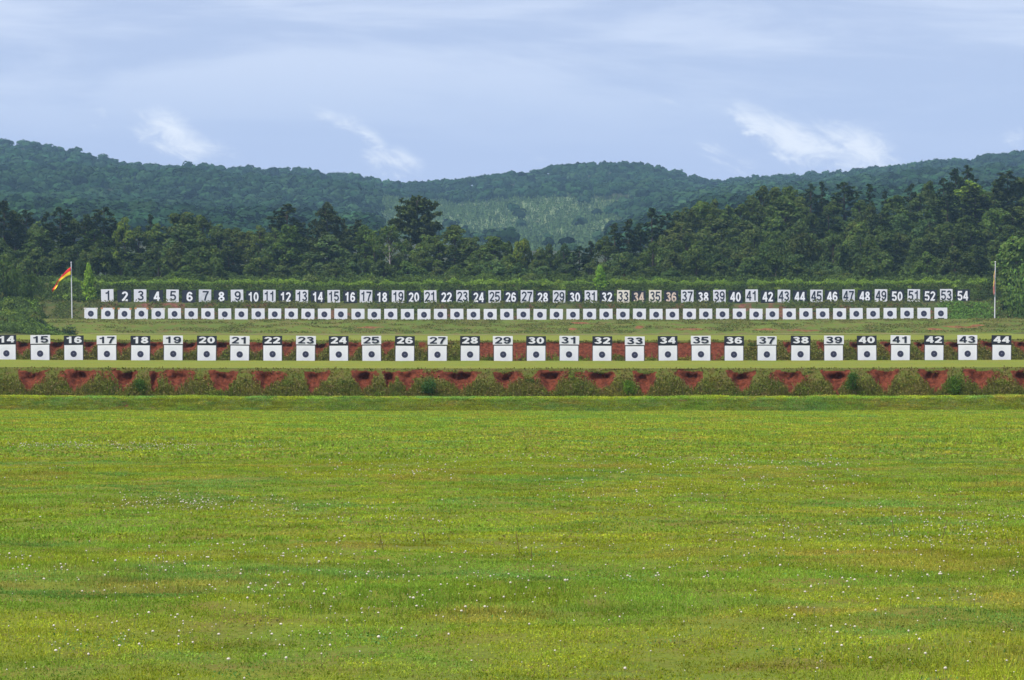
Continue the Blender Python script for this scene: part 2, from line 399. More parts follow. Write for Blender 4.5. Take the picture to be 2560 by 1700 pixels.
HS = np.array([[552.5, 9.0], [554, 9.6], [561, 13.55], [562, 13.86], [566.3, 13.92], [567.5, 14.5], [572.5, 17.0], [574, 17.25], [600, 17.6], [700, 19.5], [820, 24.0]])
def right_hill(x, y): return sst(x, 12, 70) * sst(y, 592, 705) * 9.0
def hs_z(x, y):
    z = np.interp(y, HS[:, 0], HS[:, 1])
    rampR = sst(x, 78, 92)                                              # the hillside runs down at its right-hand end
    z = z * (1 - rampR * (y < 600)) + (rampR * (y < 600)) * np.minimum(z, 9.5 + .07 * (y - 552))
    return z + bow(x, np.minimum(y, 600)) + right_hill(x, y) + (vn(x / 3, y / 3, 72, 4) - .5) * .35 * sst(y, 554, 557)
def hs_bare(x, y):
    px = x / y * F + 1280
    m = np.where((y > 556) & (y < 562) & (x > -66), .55 * sst(vn(x / 2.7, y / 3, 75, 3), .42, .62), 0)
    return m
patch('hillside', np.linspace(-125, 125, 420), np.linspace(552.5, 580, 60), hs_z, M_DARKBANK, hs_bare)
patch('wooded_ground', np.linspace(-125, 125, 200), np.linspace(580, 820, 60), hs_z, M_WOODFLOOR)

# overgrown side slope, left of the range
def sb_z(x, y):
    low = up_z(x, np.clip(y, 287, 532))
    xe = 62.5 + np.clip(y - 480, 0, 95) * .125
    e = sst(-x, xe, xe + 7) * sst(y, 470, 500)
    hi = np.interp(y, [470, 500, 530, 555, 585], [8.0, 8.8, 11.4, 15.6, 18.0])
    return low * (1 - e) + hi * e - .15 + (vn(x / 3, y / 3, 78, 3) - .5) * .7 * e
patch('side_slope', np.linspace(-125, -61, 90), np.linspace(465, 585, 90), sb_z, M_DARKBANK)
def sr_z(x, y):
    low = up_z(x, np.clip(y, 287, 532))
    e = sst(x, 72, 84) * sst(y, 512, 535)
    hi = np.interp(y, [510, 535, 560, 600], [8.3, 9.5, 13.5, 19])
    return low * (1 - e) + hi * e - .15 + (vn(x / 3, y / 3, 79, 3) - .5) * .5 * e
patch('side_slope', np.linspace(74, 125, 70), np.linspace(505, 600, 70), sr_z, M_DARKBANK)

# ------------------------------------------------------------------ leaves and blades
def nrm(v): return v / np.maximum(np.linalg.norm(v, axis=-1, keepdims=True), 1e-9)

def leaf_quads(C, N, size, rs, aspect=0.7):
    """one diamond-ish quad per leaf clump"""
    n = len(C); N = nrm(N)
    t = nrm(np.cross(N, rs.normal(size=(n, 3)))); b = np.cross(N, t)
    s = np.asarray(size).reshape(-1, 1) * .5
    V = np.stack([C - t * s, C - b * s * aspect, C + t * s, C + b * s * aspect], 1).reshape(-1, 3)
    Fq = np.arange(4 * n).reshape(-1, 4)
    return V, Fq

def tube(pts, rad, sides=6):
    pts = np.asarray(pts, float); n = len(pts); V = []
    for i in range(n):
        d = pts[min(i + 1, n - 1)] - pts[max(i - 1, 0)]; d = d / (np.linalg.norm(d) + 1e-9)
        a = np.cross(d, [0, 1, 0.13]); a = a / (np.linalg.norm(a) + 1e-9); b = np.cross(d, a)
        ang = np.arange(sides) / sides * 2 * np.pi
        V.append(pts[i] + rad[i] * (np.cos(ang)[:, None] * a + np.sin(ang)[:, None] * b))
    V = np.concatenate(V); Fq = []
    for i in range(n - 1):
        for k in range(sides):
            k2 = (k + 1) % sides
            Fq.append((i * sides + k, i * sides + k2, (i + 1) * sides + k2, (i + 1) * sides + k))
    return V, np.array(Fq)

def join(parts):
    V = []; Fs = []; off = 0
    for v, f in parts:
        V.append(v); Fs.append(np.asarray(f) + off); off += len(v)
    return np.concatenate(V), Fs

def tinted(n, base, rs, var=.25, per=4):
    k = 1 + rs.uniform(-var, var, size=(n, 1)); c = np.array(base)[None, :] * k
    c = c * (1 + rs.uniform(-.12, .12, size=(n, 3)))
    return np.repeat(c, per, axis=0)

GREEN = (0.068, 0.098, 0.027)
PINEC = (0.046, 0.066, 0.022)

def proto_broad(seed, H=15.0, Wd=7.0, base=.10, lobes=46, per=85, leaf=.40, top=1.0, open_=0.0, flat=.9):
    rs = np.random.RandomState(seed); C = []; N = []; R = []; T = []; limbs = []
    tr = [tube([(0, 0, -.6), (rs.uniform(-.1, .1), 0, H * .3), (rs.uniform(-.3, .3), rs.uniform(-.3, .3), H * .62), (rs.uniform(-.5, .5), 0, H * .9)], [.22, .17, .11, .03], 7)]
    for k in range(lobes):
        t = rs.uniform(0, 1) ** .85
        z = H * (base + (1 - base) * t) - .8
        prof = (math.sin(math.pi * min(1, (t * .82 + .16))) ** .62) * (1 - .35 * max(0, t - .7) / .3)
        a = rs.uniform(0, 2 * math.pi); rr = Wd / 2 * prof * math.sqrt(rs.uniform(.12, .95))
        c = np.array([math.cos(a) * rr, math.sin(a) * rr, min(z, H - .6)])
        r = rs.uniform(.75, 1.35) * Wd / 7.0 * (1.0 if t < .85 else .8)
        tr.append(tube([(0, 0, max(.5, c[2] - rs.uniform(1, 3))), c * [.5, .5, 1] - [0, 0, .4], c], [.07, .05, .02], 4))
        m = int(per * r * rs.uniform(.8, 1.2) * (1 - open_))
        d = nrm(rs.normal(size=(m, 3))); d[:, 2] = np.where(d[:, 2] < -.35, -d[:, 2], d[:, 2])
        P = c + d * r * np.array([1, 1, flat]) * rs.uniform(.62, 1.12, size=(m, 1))
        C.append(P); N.append(d * .9 + rs.normal(size=(m, 3)) * .45 + [0, -.1, .08])
        R.append(rs.uniform(.65, 1.3, m) * leaf * 1.3)
        T.append(np.full(m, 1 + rs.uniform(-.28, .36)))
    C = np.concatenate(C); N = np.concatenate(N); R = np.concatenate(R); T = np.concatenate(T)
    V, Fq = leaf_quads(C, N, R, rs)
    col_ = tinted(len(C), GREEN, rs) * np.repeat(T, 4)[:, None]
    return (make_mesh('broadleaf_trunk', *join(tr), [M_BARK], smooth=True), make_mesh('broadleaf_crown', V, Fq, [M_LEAF], colors=col_))

def proto_pine(seed, H=18.0, Wd=5.5, start=.3, whorl=58, shape='cone', color=PINEC, tuft=20):
    rs = np.random.RandomState(seed); tr = [tube([(0, 0, -.6), (rs.uniform(-.1, .1), 0, H * .5), (rs.uniform(-.2, .2), 0, H * .99)], [.24, .17, .03], 7)]
    C = []; N = []; R = []
    for k in range(whorl):
        t = (k + rs.uniform(0, 1)) / whorl; z = H * (start + (1 - start) * t)
        if shape == 'cone': prof = (1 - t) ** .75 * .92 + .1
        elif shape == 'dome': prof = math.sqrt(max(0, 1 - (t * 1.0 - .30) ** 2 / .5)) if t > .12 else .5
        else: prof = .55 + .5 * math.sin(math.pi * t) - .55 * t ** 3
        L = Wd / 2 * prof * rs.uniform(.55, 1.12); a = rs.uniform(0, 2 * math.pi)
        up = rs.uniform(.02, .35) * L * (1.3 if shape == 'dome' else .6)
        e = np.array([math.cos(a) * L, math.sin(a) * L, z + up])
        tr.append(tube([(0, 0, z - .1), e * [.55, .55, 1] + [0, 0, -up * .5], e], [.055, .035, .012], 4))
        nt = max(1, int(L / .55))
        for j in range(nt):
            f = 1 - j / max(nt, 1) * .75
            c = np.array([e[0] * f, e[1] * f, z + up * f ** 1.5]) + rs.normal(size=3) * .18
            m = tuft; d = nrm(rs.normal(size=(m, 3)) + [0, 0, .35])
            C.append(c + d * rs.uniform(.1, .42, size=(m, 1))); N.append(np.cross(d, rs.normal(size=(m, 3)))); R.append(rs.uniform(.5, .85, m))
    C = np.concatenate(C); N = np.concatenate(N); R = np.concatenate(R)
    V, Fq = leaf_quads(C, N, R, rs, .42)
    return (make_mesh('pine_trunk', *join(tr), [M_BARK], smooth=True), make_mesh('pine_crown', V, Fq, [M_NEEDLE], colors=tinted(len(C), color, rs, .3)))

def proto_shrub(seed, H=3.0, Wd=3.2, n=1500, cone=False, leaf=.26):
    rs = np.random.RandomState(seed); C = []; N = []; T = []
    k = 16 if not cone else 64
    for j in range(k):
        t = rs.uniform(0, 1) if not cone else (j + .5) / k
        prof = (1 - t) ** .8 * .95 + .06 if cone else math.sin(math.pi * (t * .75 + .22)) ** .6
        a = rs.uniform(0, 2 * np.pi); rr = Wd / 2 * prof * math.sqrt(rs.uniform(.05, .8))
        c = np.array([math.cos(a) * rr, math.sin(a) * rr, H * (.08 + .86 * t)])
        r = (.19 if cone else .30) * Wd * (.5 + .5 * prof)
        m = n // k; d = nrm(rs.normal(size=(m, 3)))
        C.append(c + d * r * rs.uniform(.5, 1.1, size=(m, 1)) * [1, 1, 1.1 if cone else .9]); N.append(d + rs.normal(size=(m, 3)) * .5 + [0, 0, .2]); T.append(np.full(m, 1 + rs.uniform(-.2, .25)))
    C = np.concatenate(C); N = np.concatenate(N); T = np.concatenate(T)
    C[:, 2] = np.maximum(C[:, 2], .02)
    V, Fq = leaf_quads(C, N, rs.uniform(.6, 1.3, len(C)) * leaf, rs)
    tr = [tube([(0, 0, -.3), (0, 0, H * .5), (0, 0, H * .85)], [.06, .04, .01], 5)]
    for j in range(5):
        a = j * 1.3; tr.append(tube([(0, 0, H * .1), (math.cos(a) * Wd * .2, math.sin(a) * Wd * .2, H * .55)], [.04, .012], 4))
    return (make_mesh('shrub_stem', *join(tr), [M_BARK]), make_mesh('shrub_foliage', V, Fq, [M_LEAF], colors=tinted(len(C), GREEN, rs) * np.repeat(T, 4)[:, None]))

P_BROAD = [proto_broad(100 + i, 15, 7 + .4 * (i % 3), [.08, .05, .14, .1, .06][i], 44 + 4 * i, 88, .40) for i in range(5)]
P_ROUND = [proto_broad(150 + i, 8, 7 + .4 * i, .02, 34, 95, .40, flat=1.0) for i in range(4)]
P_AIRY = proto_broad(131, 14, 7.2, .42, 40, 60, .36, open_=.15)
P_PINE = [proto_pine(200 + i, 18, 5.4 + .5 * i, [.26, .34, .2][i], 60, ['cone', 'col', 'col'][i]) for i in range(3)]
P_SPIRE = proto_pine(211, 16, 3.0, .2, 46, 'cone')
P_DOME = proto_pine(220, 15, 7.6, .50, 84, 'dome', (0.078, 0.104, 0.030), 22)
P_BIGPINE = proto_pine(230, 17, 8.6, .16, 120, 'col', (0.055, 0.074, 0.026), 22)
P_SHRUB = [proto_shrub(300 + i, 3, 3.4) for i in range(3)]
P_CONE = proto_shrub(310, 5, 3.0, 2600, True, .30)

COUNT = {}
def plant(name, proto, x, d, z, H0, H, Wk, label, cat, group, color=(1, 1, 1), trunk_mat=None, rs=None, parts=('trunk', 'crown')):
    r = empty(name, (x, d, z), 0.0)
    s = H / H0
    r.rotation_euler[2] = (rs.uniform(0, 6.28) if rs is not None else 0)
    r.scale = (s * Wk, s * Wk, s)
    t = link(parts[0], proto[0], r); c = link(parts[1], proto[1], r)
    c.color = (*color, 1)
    tag(r, label, cat, group)
    return r

def ground_at(x, d):
    x_ = np.array([float(x)]); d_ = np.array([float(d)])
    if x < -66 and d < 575: return float(sb_z(x_, d_)[0])
    if x > 84 and d < 600: return float(sr_z(x_, d_)[0])
    return float(hs_z(x_, d_)[0])

# skyline trees: (photo x, top y, depth, kind, width factor, brightness key, label or None)
BR = {'d': (.90, .92, .86), 'n': (1, 1, 1), 'b': (1.18, 1.25, 1.0), 'y': (1.6, 1.6, .9), 'g': (.95, 1.05, 1.2), 'o': (1.12, 1.05, .95)}
SKY = [
 (10, 505, 640, 'pine', 1.1, 'd', 'tall dark pine at the far left edge of the tree line'),
 (38, 530, 650, 'pine', .9, 'd', None), (65, 526, 655, 'pine', 1, 'd', None), (92, 548, 640, 'broad', .9, 'n', None), (114, 532, 650, 'pine', .8, 'd', None),
 (152, 519, 645, 'pine', 1.15, 'd', 'dark pine with a full crown above the orange flag'), (185, 545, 650, 'broad', .8, 'd', None), (213, 538, 640, 'pine', .9, 'd', None),
 (259, 519, 645, 'pine', 1.2, 'd', 'dark pine with ragged top behind boards 1 and 2'), (285, 545, 655, 'pine', .9, 'd', None), (312, 543, 640, 'broad', .75, 'y', 'bright yellow-green leafy tree top behind board 3'),
 (345, 560, 640, 'broad', .8, 'd', None), (375, 538, 660, 'pine', .7, 'd', None), (392, 553, 645, 'broad', .85, 'b', None),
 (454, 518, 645, 'broad', 1.35, 'n', 'broad leafy tree with tall rounded top behind boards 5 and 6'), (505, 536, 655, 'broad', 1, 'o', None), (545, 555, 650, 'broad', 1, 'n', None), (580, 562, 650, 'broad', 1, 'd', None), (615, 568, 645, 'broad', .9, 'o', None),
 (650, 558, 640, 'broad', .9, 'o', None), (688, 565, 635, 'broad', .8, 'n', None), (716, 512, 665, 'pine', 1.5, 'd', 'open dark pine crown left of the big spreading pine'), (724, 555, 630, 'broad', .95, 'b', 'mid green leafy tree in front of the open dark pine'),
 (818, 509, 640, 'big', 1.0, 'n', 'big spreading conical pine standing above boards 14 and 15'), (770, 590, 632, 'broad', .8, 'n', None),
 (865, 572, 640, 'broad', .8, 'n', None), (899, 552, 650, 'pine', 1, 'd', None), (912, 560, 640, 'broad', .9, 'b', None), (935, 572, 630, 'broad', .8, 'b', None),
 (975, 556, 625, 'airy', 1.15, 'b', 'light green airy tree on a pale bare forked trunk behind board 18'),
 (1042, 500, 650, 'dome', 1.12, 'n', 'round topped umbrella pine, tallest in the middle of the tree line'), (1016, 600, 640, 'broad', .7, 'd', None), (1066, 580, 635, 'broad', .85, 'b', None), (1097, 588, 628, 'broad', .9, 'b', None),
 (1137, 560, 640, 'broad', 1.2, 'o', 'wide olive leafy tree right of the umbrella pine'), (1180, 586, 635, 'broad', .9, 'n', None), (1234, 584, 632, 'broad', 1.2, 'b', 'full round leafy tree behind board 25'), (1270, 606, 636, 'broad', .7, 'n', None), (1306, 592, 630, 'broad', .85, 'y', 'narrow bright green tree behind board 27'),
 (1345, 620, 630, 'broad', .9, 'n', None), (1375, 612, 635, 'broad', .9, 'n', None), (1410, 612, 640, 'broad', .9, 'g', None), (1448, 616, 640, 'pine', .8, 'g', None), (1478, 604, 645, 'pine', .7, 'd', None),
 (1512, 590, 640, 'broad', .8, 'n', None), (1537, 560, 650, 'pine', .9, 'd', None), (1573, 550, 655, 'pine', 1, 'd', None), (1601, 560, 655, 'pine', .8, 'd', None), (1631, 521, 665, 'spire', 1.35, 'd', 'dark pointed pine at the left end of the taller right-hand wood'),
 (1667, 534, 668, 'pine', 1, 'd', None), (1700, 520, 670, 'broad', .9, 'n', None), (1722, 511, 675, 'broad', .9, 'n', None), (1754, 490, 680, 'broad', .95, 'b', None), (1786, 492, 682, 'broad', .9, 'n', None), (1820, 508, 676, 'broad', .9, 'n', None),
 (1850, 508, 680, 'broad', .9, 'd', None), (1880, 478, 690, 'broad', .9, 'n', None), (1904, 462, 690, 'broad', .85, 'n', None), (1937, 456, 695, 'broad', .9, 'b', None), (1973, 457, 695, 'broad', .9, 'b', None),
 (2000, 490, 690, 'broad', .9, 'o', None), (2027, 461, 700, 'pine', .9, 'g', None), (2056, 455, 700, 'spire', .9, 'd', 'thin dark spire pine above board 45'), (2084, 495, 690, 'broad', .8, 'd', None), (2112, 456, 695, 'pine', 1.35, 'd', 'wide dark pine with flat top above boards 46 and 47'),
 (2150, 498, 690, 'broad', .8, 'n', None), (2175, 460, 700, 'spire', 1.0, 'd', 'narrow dark pine standing alone above board 48'), (2213, 479, 700, 'spire', .8, 'd', 'small dark pine tip above board 49'), (2243, 482, 690, 'broad', 1.1, 'n', None),
 (2278, 460, 700, 'pine', .8, 'd', None), (2300, 480, 690, 'broad', .9, 'n', None), (2323, 444, 700, 'broad', .75, 'n', None), (2361, 446, 705, 'pine', .9, 'd', None), (2390, 424, 712, 'pine', .8, 'd', None),
 (2419, 414, 715, 'pine', .95, 'd', 'tallest dark pine top in the right-hand wood'), (2428, 446, 690, 'broad', 1.35, 'y', 'large yellow-green leafy tree in front of the tallest right-hand pine'), (2468, 470, 695, 'broad', .9, 'n', None), (2490, 452, 705, 'broad', .8, 'n', None),
 (2520, 428, 705, 'pine', 1.4, 'd', 'dark broad pine at the right edge of the wood'), (2552, 432, 705, 'broad', .9, 'd', None), (2600, 430, 705, 'broad', 1, 'd', None), (2650, 440, 705, 'pine', 1, 'd', None), (-30, 520, 650, 'pine', 1, 'd', None), (-70, 520, 650, 'broad', 1, 'd', None)]
H0 = {'broad': 15, 'pine': 18, 'spire': 16, 'dome': 15, 'big': 17, 'airy': 14}
W0 = {'broad': 7.4, 'pine': 5.8, 'spire': 3, 'dome': 7.6, 'big': 8.6, 'airy': 7.2}
NAME = {'broad': 'broadleaf_tree', 'pine': 'pine_tree', 'spire': 'pine_tree', 'dome': 'umbrella_pine', 'big': 'pine_tree', 'airy': 'pale_trunk_tree'}
KEYW = {'d': 'dark green', 'n': 'mid green', 'b': 'light green', 'y': 'yellow-green', 'g': 'bluish green', 'o': 'olive green'}
rs = np.random.RandomState(7)

def seg(px):
    n = int(round((px - 268.4) / 40.35)) + 1
    if n < 1: return 'left of board 1'
    if n > 54: return 'right of board 54'
    lo = (n - 1) // 6 * 6 + 1
    return 'behind boards %d to %d' % (lo, lo + 5)

AUTO = []
def near_board(px):
    n = int(round((px - 268.4) / 40.35)) + 1
    if n < 1: return 'left of board 1' if px > 90 else 'near the left edge'
    if n > 54: return 'right of board 54' if px < 2480 else 'near the right edge'
    return 'behind board %d' % n
def tree(px, topy, d, kind, wk, key, label, row):
    x = PX(px, d); z = ground_at(x, d) - .1
    H = PZ(topy, d) - z
    if H < 2.4: return
    proto = {'broad': P_BROAD[rs.randint(5)], 'pine': P_PINE[rs.randint(3)], 'spire': P_SPIRE, 'dome': P_DOME, 'big': P_BIGPINE, 'airy': P_AIRY}[kind]
    h0 = H0[kind]; w0 = W0[kind]
    if kind == 'broad' and H < 9.5: proto = P_ROUND[rs.randint(4)]; h0 = 8; w0 = 7.6
    s = H / h0
    wfac = wk * min(6.8, .35 * H + 3.0) / (w0 * s) if kind in ('broad',) else wk * 6.4 / (W0[kind] * s) if kind == 'pine' else wk * (3.2 / (3 * s)) if kind == 'spire' else wk
    wfac = min(max(wfac, .55), 2.2)
    c = np.array(BR[key]) * (1 + rs.uniform(-.12, .12)) * (1 + rs.uniform(-.05, .05, 3))
    g = None
    if label is None:
        auto = True
        sp = 'pine' if kind in ('pine', 'spire') else 'leafy tree'
        label = '%s %s %s, %s' % (KEYW[key], sp, {'skyline': 'on the skyline', 'upper': 'high in the wood', 'middle': 'in mid wood', 'front': 'at the front edge'}[row], near_board(px))
        g = '%ss %s of the wood' % (sp, {'skyline': 'on the skyline', 'upper': 'in the upper part', 'middle': 'in the middle', 'front': 'at the front edge'}[row])
    else: auto = False
    r = plant(NAME[kind], proto, x, d, z, h0, H, wfac, label, 'tree', g, tuple(c), rs=rs)
    if auto: AUTO.append((label, px, r))
    if kind == 'airy':
        t = link('pale_limb', make_mesh('pale_limb', *join([tube([(0, -3.3, -.5), (.1, -3.4, 5), (-.1, -3.3, 9.0)], [.17, .14, .06], 6), tube([(.1, -3.4, 5.4), (-1.3, -3.5, 7.6)], [.07, .03], 5), tube([(0, -3.4, 6.2), (.9, -3.5, 8.4)], [.07, .03], 5), tube([(.1, -3.4, 4.4), (-1.9, -3.5, 6.0)], [.06, .02], 5)]), [M_PALEBARK], smooth=True), r)
        r.rotation_euler[2] = 0; r.scale = (s, s, s)
for t in SKY: tree(*t, 'skyline')
# the wood below its skyline, layer by layer towards the range
sx = np.array([t[0] for t in sorted(SKY)]); sy = np.array([t[1] for t in sorted(SKY)])
def env(px): return float(np.interp(px, sx, sy))
for (d, f, step, px0) in ((680, .12, 5.2, 1790), (664, .22, 4.8, 1640), (645, .33, 4.6, 1560), (628, .28, 5.0, -70), (611, .50, 4.7, -70), (596, .72, 4.6, -70)):
    x = PX(px0, d)
    while x < PX(2650, d):
        px = x / d * F + 1280
        e = max(env(px - 20), env(px), env(px + 20)) + 12
        if px0 < 0 and px > 1600: f0 = {628: .45, 611: .58, 596: .74}[d]
        else: f0 = f
        f2 = f0 + rs.uniform(-.14, .14)
        ty = e + (712 - e) * f2
        kind = 'pine' if rs.uniform() < (.35 if px < 700 or px > 2200 else .12) else 'broad'
        key = rs.choice(['d', 'n', 'n', 'b', 'o', 'g']) if px > 600 else rs.choice(['d', 'd', 'n', 'd', 'g', 'b'])
        tree(px, ty, d + rs.uniform(-4, 4), kind, rs.uniform(1.0, 1.4), key, None, 'front' if d < 600 else ('middle' if px0 < 0 else 'upper'))
        x += step * rs.uniform(.75, 1.3)

groups_ = {}
for lb, px, r in AUTO: groups_.setdefault(lb, []).append((px, r))
ORD = ['leftmost', 'second', 'third', 'fourth', 'fifth', 'sixth']
for lb, L in groups_.items():
    if len(L) > 1:
        L.sort(key=lambda q: q[0])
        for k, (px, r) in enumerate(L):
            o_ = ('left' if k == 0 else 'right') if len(L) == 2 else (ORD[k] if k < len(L) - 1 else 'rightmost')
            r['label'] = o_ + ' ' + lb
# countable shrubs and young trees
def shrub(px, topy, d, wpx, proto, H0_, W0_, color, label, name='shrub', cat='shrub', zb=None, group=None):
    x = PX(px, d); z = ground_at(x, d) - .1 if zb is None else PZ(zb, d)
    H = PZ(topy, d) - z; s = H / H0_; wk = (wpx / F * d) / (W0_ * s)
    return plant(name, proto, x, d, z, H0_, H, wk, label, cat, group, color, rs=rs, parts=('stem', 'foliage'))
shrub(222, 656, 568, 44, P_CONE, 5, 3.0, (2.9, 3.2, 1.1), 'bright green conical sapling beside the left flagpole', 'sapling', 'young tree', 768)
shrub(1501, 661, 572, 46, P_CONE, 5, 3.0, (2.6, 3.2, 1.3), 'bright green conical sapling behind boards 31 and 32', 'sapling', 'young tree', 735)
shrub(77, 686, 544, 52, P_SHRUB[0], 3, 3.4, (.75, .85, .7), 'dark round bush on the slope left of the flagpole', zb=742)
shrub(8, 640, 548, 74, P_SHRUB[1], 3, 3.4, (.95, 1.05, .85), 'big pale green bush at the left edge of the photo', zb=735)
shrub(200, 652, 580, 34, P_SHRUB[2], 3, 3.4, (.8, .85, 1.0), 'dull grey-green young pine between flagpole and sapling', zb=712)
shrub(318, 664, 580, 38, P_CONE, 5, 3.0, (.85, .95, 1.1), 'bluish green conical bush behind board 2', zb=716)
shrub(410, 694, 577, 26, P_SHRUB[1], 3, 3.4, (1.1, 1.25, 1.1), 'small light green bush behind the gap of boards 4 and 5', zb=718)
shrub(505, 692, 577, 26, P_SHRUB[0], 3, 3.4, (.7, .85, .75), 'small dark bush behind board 7', zb=720)
shrub(548, 660, 580, 60, P_CONE, 5, 3.0, (.9, .95, 1.0), 'dull green bushy young pine behind board 8', zb=716)
shrub(786, 711, 573, 24, P_SHRUB[2], 3, 3.4, (.8, 1.0, .7), 'low dark round bush directly above board 14', zb=727)
shrub(1020, 688, 585, 60, P_SHRUB[1], 3, 3.4, (1.3, 1.3, 1.3), 'pale flowering bush behind board 19', zb=716)
shrub(1140, 664, 585, 50, P_SHRUB[0], 3, 3.4, (1.3, 1.35, 1.2), 'pale green bush behind boards 22 and 23', zb=716)
shrub(1215, 686, 582, 52, P_SHRUB[2], 3, 3.4, (1.5, 1.55, 1.4), 'pale flowering low bush behind board 24', zb=716)
shrub(1568, 690, 575, 34, P_SHRUB[1], 3, 3.4, (1.5, 1.3, .9), 'reddish tipped bush just right of the middle sapling', zb=722)
shrub(1604, 694, 575, 28, P_SHRUB[0], 3, 3.4, (1.5, 1.8, 1.1), 'small bright bush above board 34', zb=722)
shrub(1641, 692, 576, 24, P_SHRUB[2], 3, 3.4, (1.1, 1.4, 1.2), 'small pale topped bush above board 35', zb=722)
shrub(1706, 700, 575, 24, P_SHRUB[1], 3, 3.4, (1.3, 1.6, 1.0), 'small green bush above board 37', zb=722)
shrub(1320, 712, 572, 30, P_SHRUB[0], 3, 3.4, (1.0, 1.5, .8), 'low leafy bush touching the top of board 27', zb=735)
shrub(890, 702, 574, 24, P_SHRUB[0], 3, 3.4, (.8, 1.1, .8), 'small dark green bush between boards 16 and 17', zb=728)
shrub(2545, 575, 560, 120, P_BROAD[1], 15, 7.4, (1.5, 1.65, 1.3), 'big leafy tree at the right edge beside the right flagpole', 'broadleaf_tree', 'tree', 815)
shrub(2548, 660, 556, 96, P_SHRUB[1], 3, 3.4, (1.5, 1.7, 1.3), 'tall bush at the right edge under the big leafy tree', zb=812)
shrub(2590, 650, 545, 110, P_SHRUB[2], 3, 3.4, (1.3, 1.5, 1.2), 'bush cut by the right edge of the photo', zb=815)
shrub(2478, 700, 572, 60, P_SHRUB[0], 3, 3.4, (.7, .8, .75), 'dark bush behind the right flagpole', zb=800)

# ------------------------------------------------------------------ undergrowth
def cover(name, P, Nn, size, color, rs, label, cat, mat=M_WEED, aspect=.7, var=.3):
    V, Fq = leaf_quads(P, Nn, size, rs, aspect)
    c = color if isinstance(color, np.ndarray) else np.repeat(np.array(color)[None], len(P), 0)
    k = 1 + rs.uniform(-var, var, size=(len(P), 1))
    o = link(name, make_mesh(name, V, Fq, [mat], colors=np.repeat(c * k, 4, 0)))
    return tag(o, label, cat, None, 'stuff')

def lerp3(a, b, t): return np.array(a)[None] * (1 - t[:, None]) + np.array(b)[None] * t[:, None]

def scrub(name, zf, x0, x1, y0, y1, n, hmax, size, ca, cb, seed, label, keep=None, hfun=None, var=.3):
    rs = np.random.RandomState(seed)
    x = rs.uniform(x0, x1, n); y = rs.uniform(y0, y1, n)
    if keep is not None:
        m = keep(x, y) > rs.uniform(0, 1, n); x = x[m]; y = y[m]
    hh = hmax * (.25 + 1.1 * vn(x / 1.6, y / 1.6, seed, 3)) * (hfun(x, y) if hfun is not None else 1)
    f = rs.uniform(0, 1, len(x)) ** .6
    P = np.stack([x, y, zf(x, y) + hh * f], -1)
    N = rs.normal(size=(len(x), 3)) * .7 + [0, -.45, .65]
    t = np.clip(vn(x / 2.5, y / 2.5, seed + 3, 3) * 1.6 - .3 + rs.normal(size=len(x)) * .12, 0, 1)
    return cover(name, P, N, rs.uniform(.6, 1.3, len(x)) * size, lerp3(ca, cb, t), rs, label, 'undergrowth', var=var)

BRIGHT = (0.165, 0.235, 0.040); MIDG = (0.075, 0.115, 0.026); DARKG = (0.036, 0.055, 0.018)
# bright creeper along the top of the hillside, dark below it
scrub('creeper', hs_z, -76, 88, 572.2, 575.5, 46000, 1.0, .28, (0.165, 0.25, 0.033), (0.11, 0.18, 0.035), 401, 'bright green creeper along the top of the slope above the number boards', keep=lambda x, y: .2 + 1.4 * vn(x / 2.2, y / 2, 402, 3), hfun=lambda x, y: .25 + 1.5 * vn(x / 1.1, y / 9, 411, 3) ** 1.6)
scrub('undergrowth', hs_z, -112, 88, 566.6, 572.0, 60000, .8, .32, DARKG, MIDG, 403, 'dark green undergrowth on the slope behind the number boards')
scrub('undergrowth', hs_z, -76, 84, 553.5, 562.2, 52000, .6, .28, MIDG, (0.115, 0.115, 0.035), 404, 'low green and brown weeds on the slope behind the far targets', keep=lambda x, y: sst(vn(x / 4.2, y / 5, 405, 3), .33, .52))
scrub('undergrowth', hs_z, 60, 82, 554, 561, 14000, .7, .28, (0.11, 0.20, 0.035), (0.13, 0.25, 0.05), 406, 'bright green weeds right of the last far target', keep=lambda x, y: sst(y, 553, 555) * (1 - sst(x, 74, 79)) * sst(x, 68, 70))
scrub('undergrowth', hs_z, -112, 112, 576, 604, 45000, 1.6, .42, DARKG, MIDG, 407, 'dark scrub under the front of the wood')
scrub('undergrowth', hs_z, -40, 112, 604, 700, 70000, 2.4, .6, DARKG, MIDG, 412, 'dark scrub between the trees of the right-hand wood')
def sb_edge(y): return 61.5 + np.clip(y - 490, 0, 80) * .11
scrub('undergrowth', sb_z, -100, -60, 486, 582, 120000, 1.3, .32, DARKG, (0.11, 0.17, 0.035), 408, 'overgrown weeds and brambles covering the slope left of the range', keep=lambda x, y: (-x > sb_edge(y) + 2 * vn(x / 4, y / 4, 3)) * 1.0, hfun=lambda x, y: (.3 + 1.0 * vn(x / 5, y / 5, 409, 3)) * np.clip((-x - sb_edge(y)) / 5, .25, 1))
scrub('undergrowth', sr_z, 80, 112, 522, 590, 50000, 1.5, .32, DARKG, MIDG, 410, 'overgrown weeds on the slope right of the range')
scrub('bank_grass', bk_z, -88, 88, 532.5, 542.8, 60000, .10, .22, (0.085, 0.105, 0.022), (0.17, 0.16, 0.05), 413, 'rough mown grass in patches on the bank below the far targets', keep=lambda x, y: sst(vn(x / 3.5, y / 1.6, 414, 4), .40, .60) * (bk_bare(x, y) < .4))

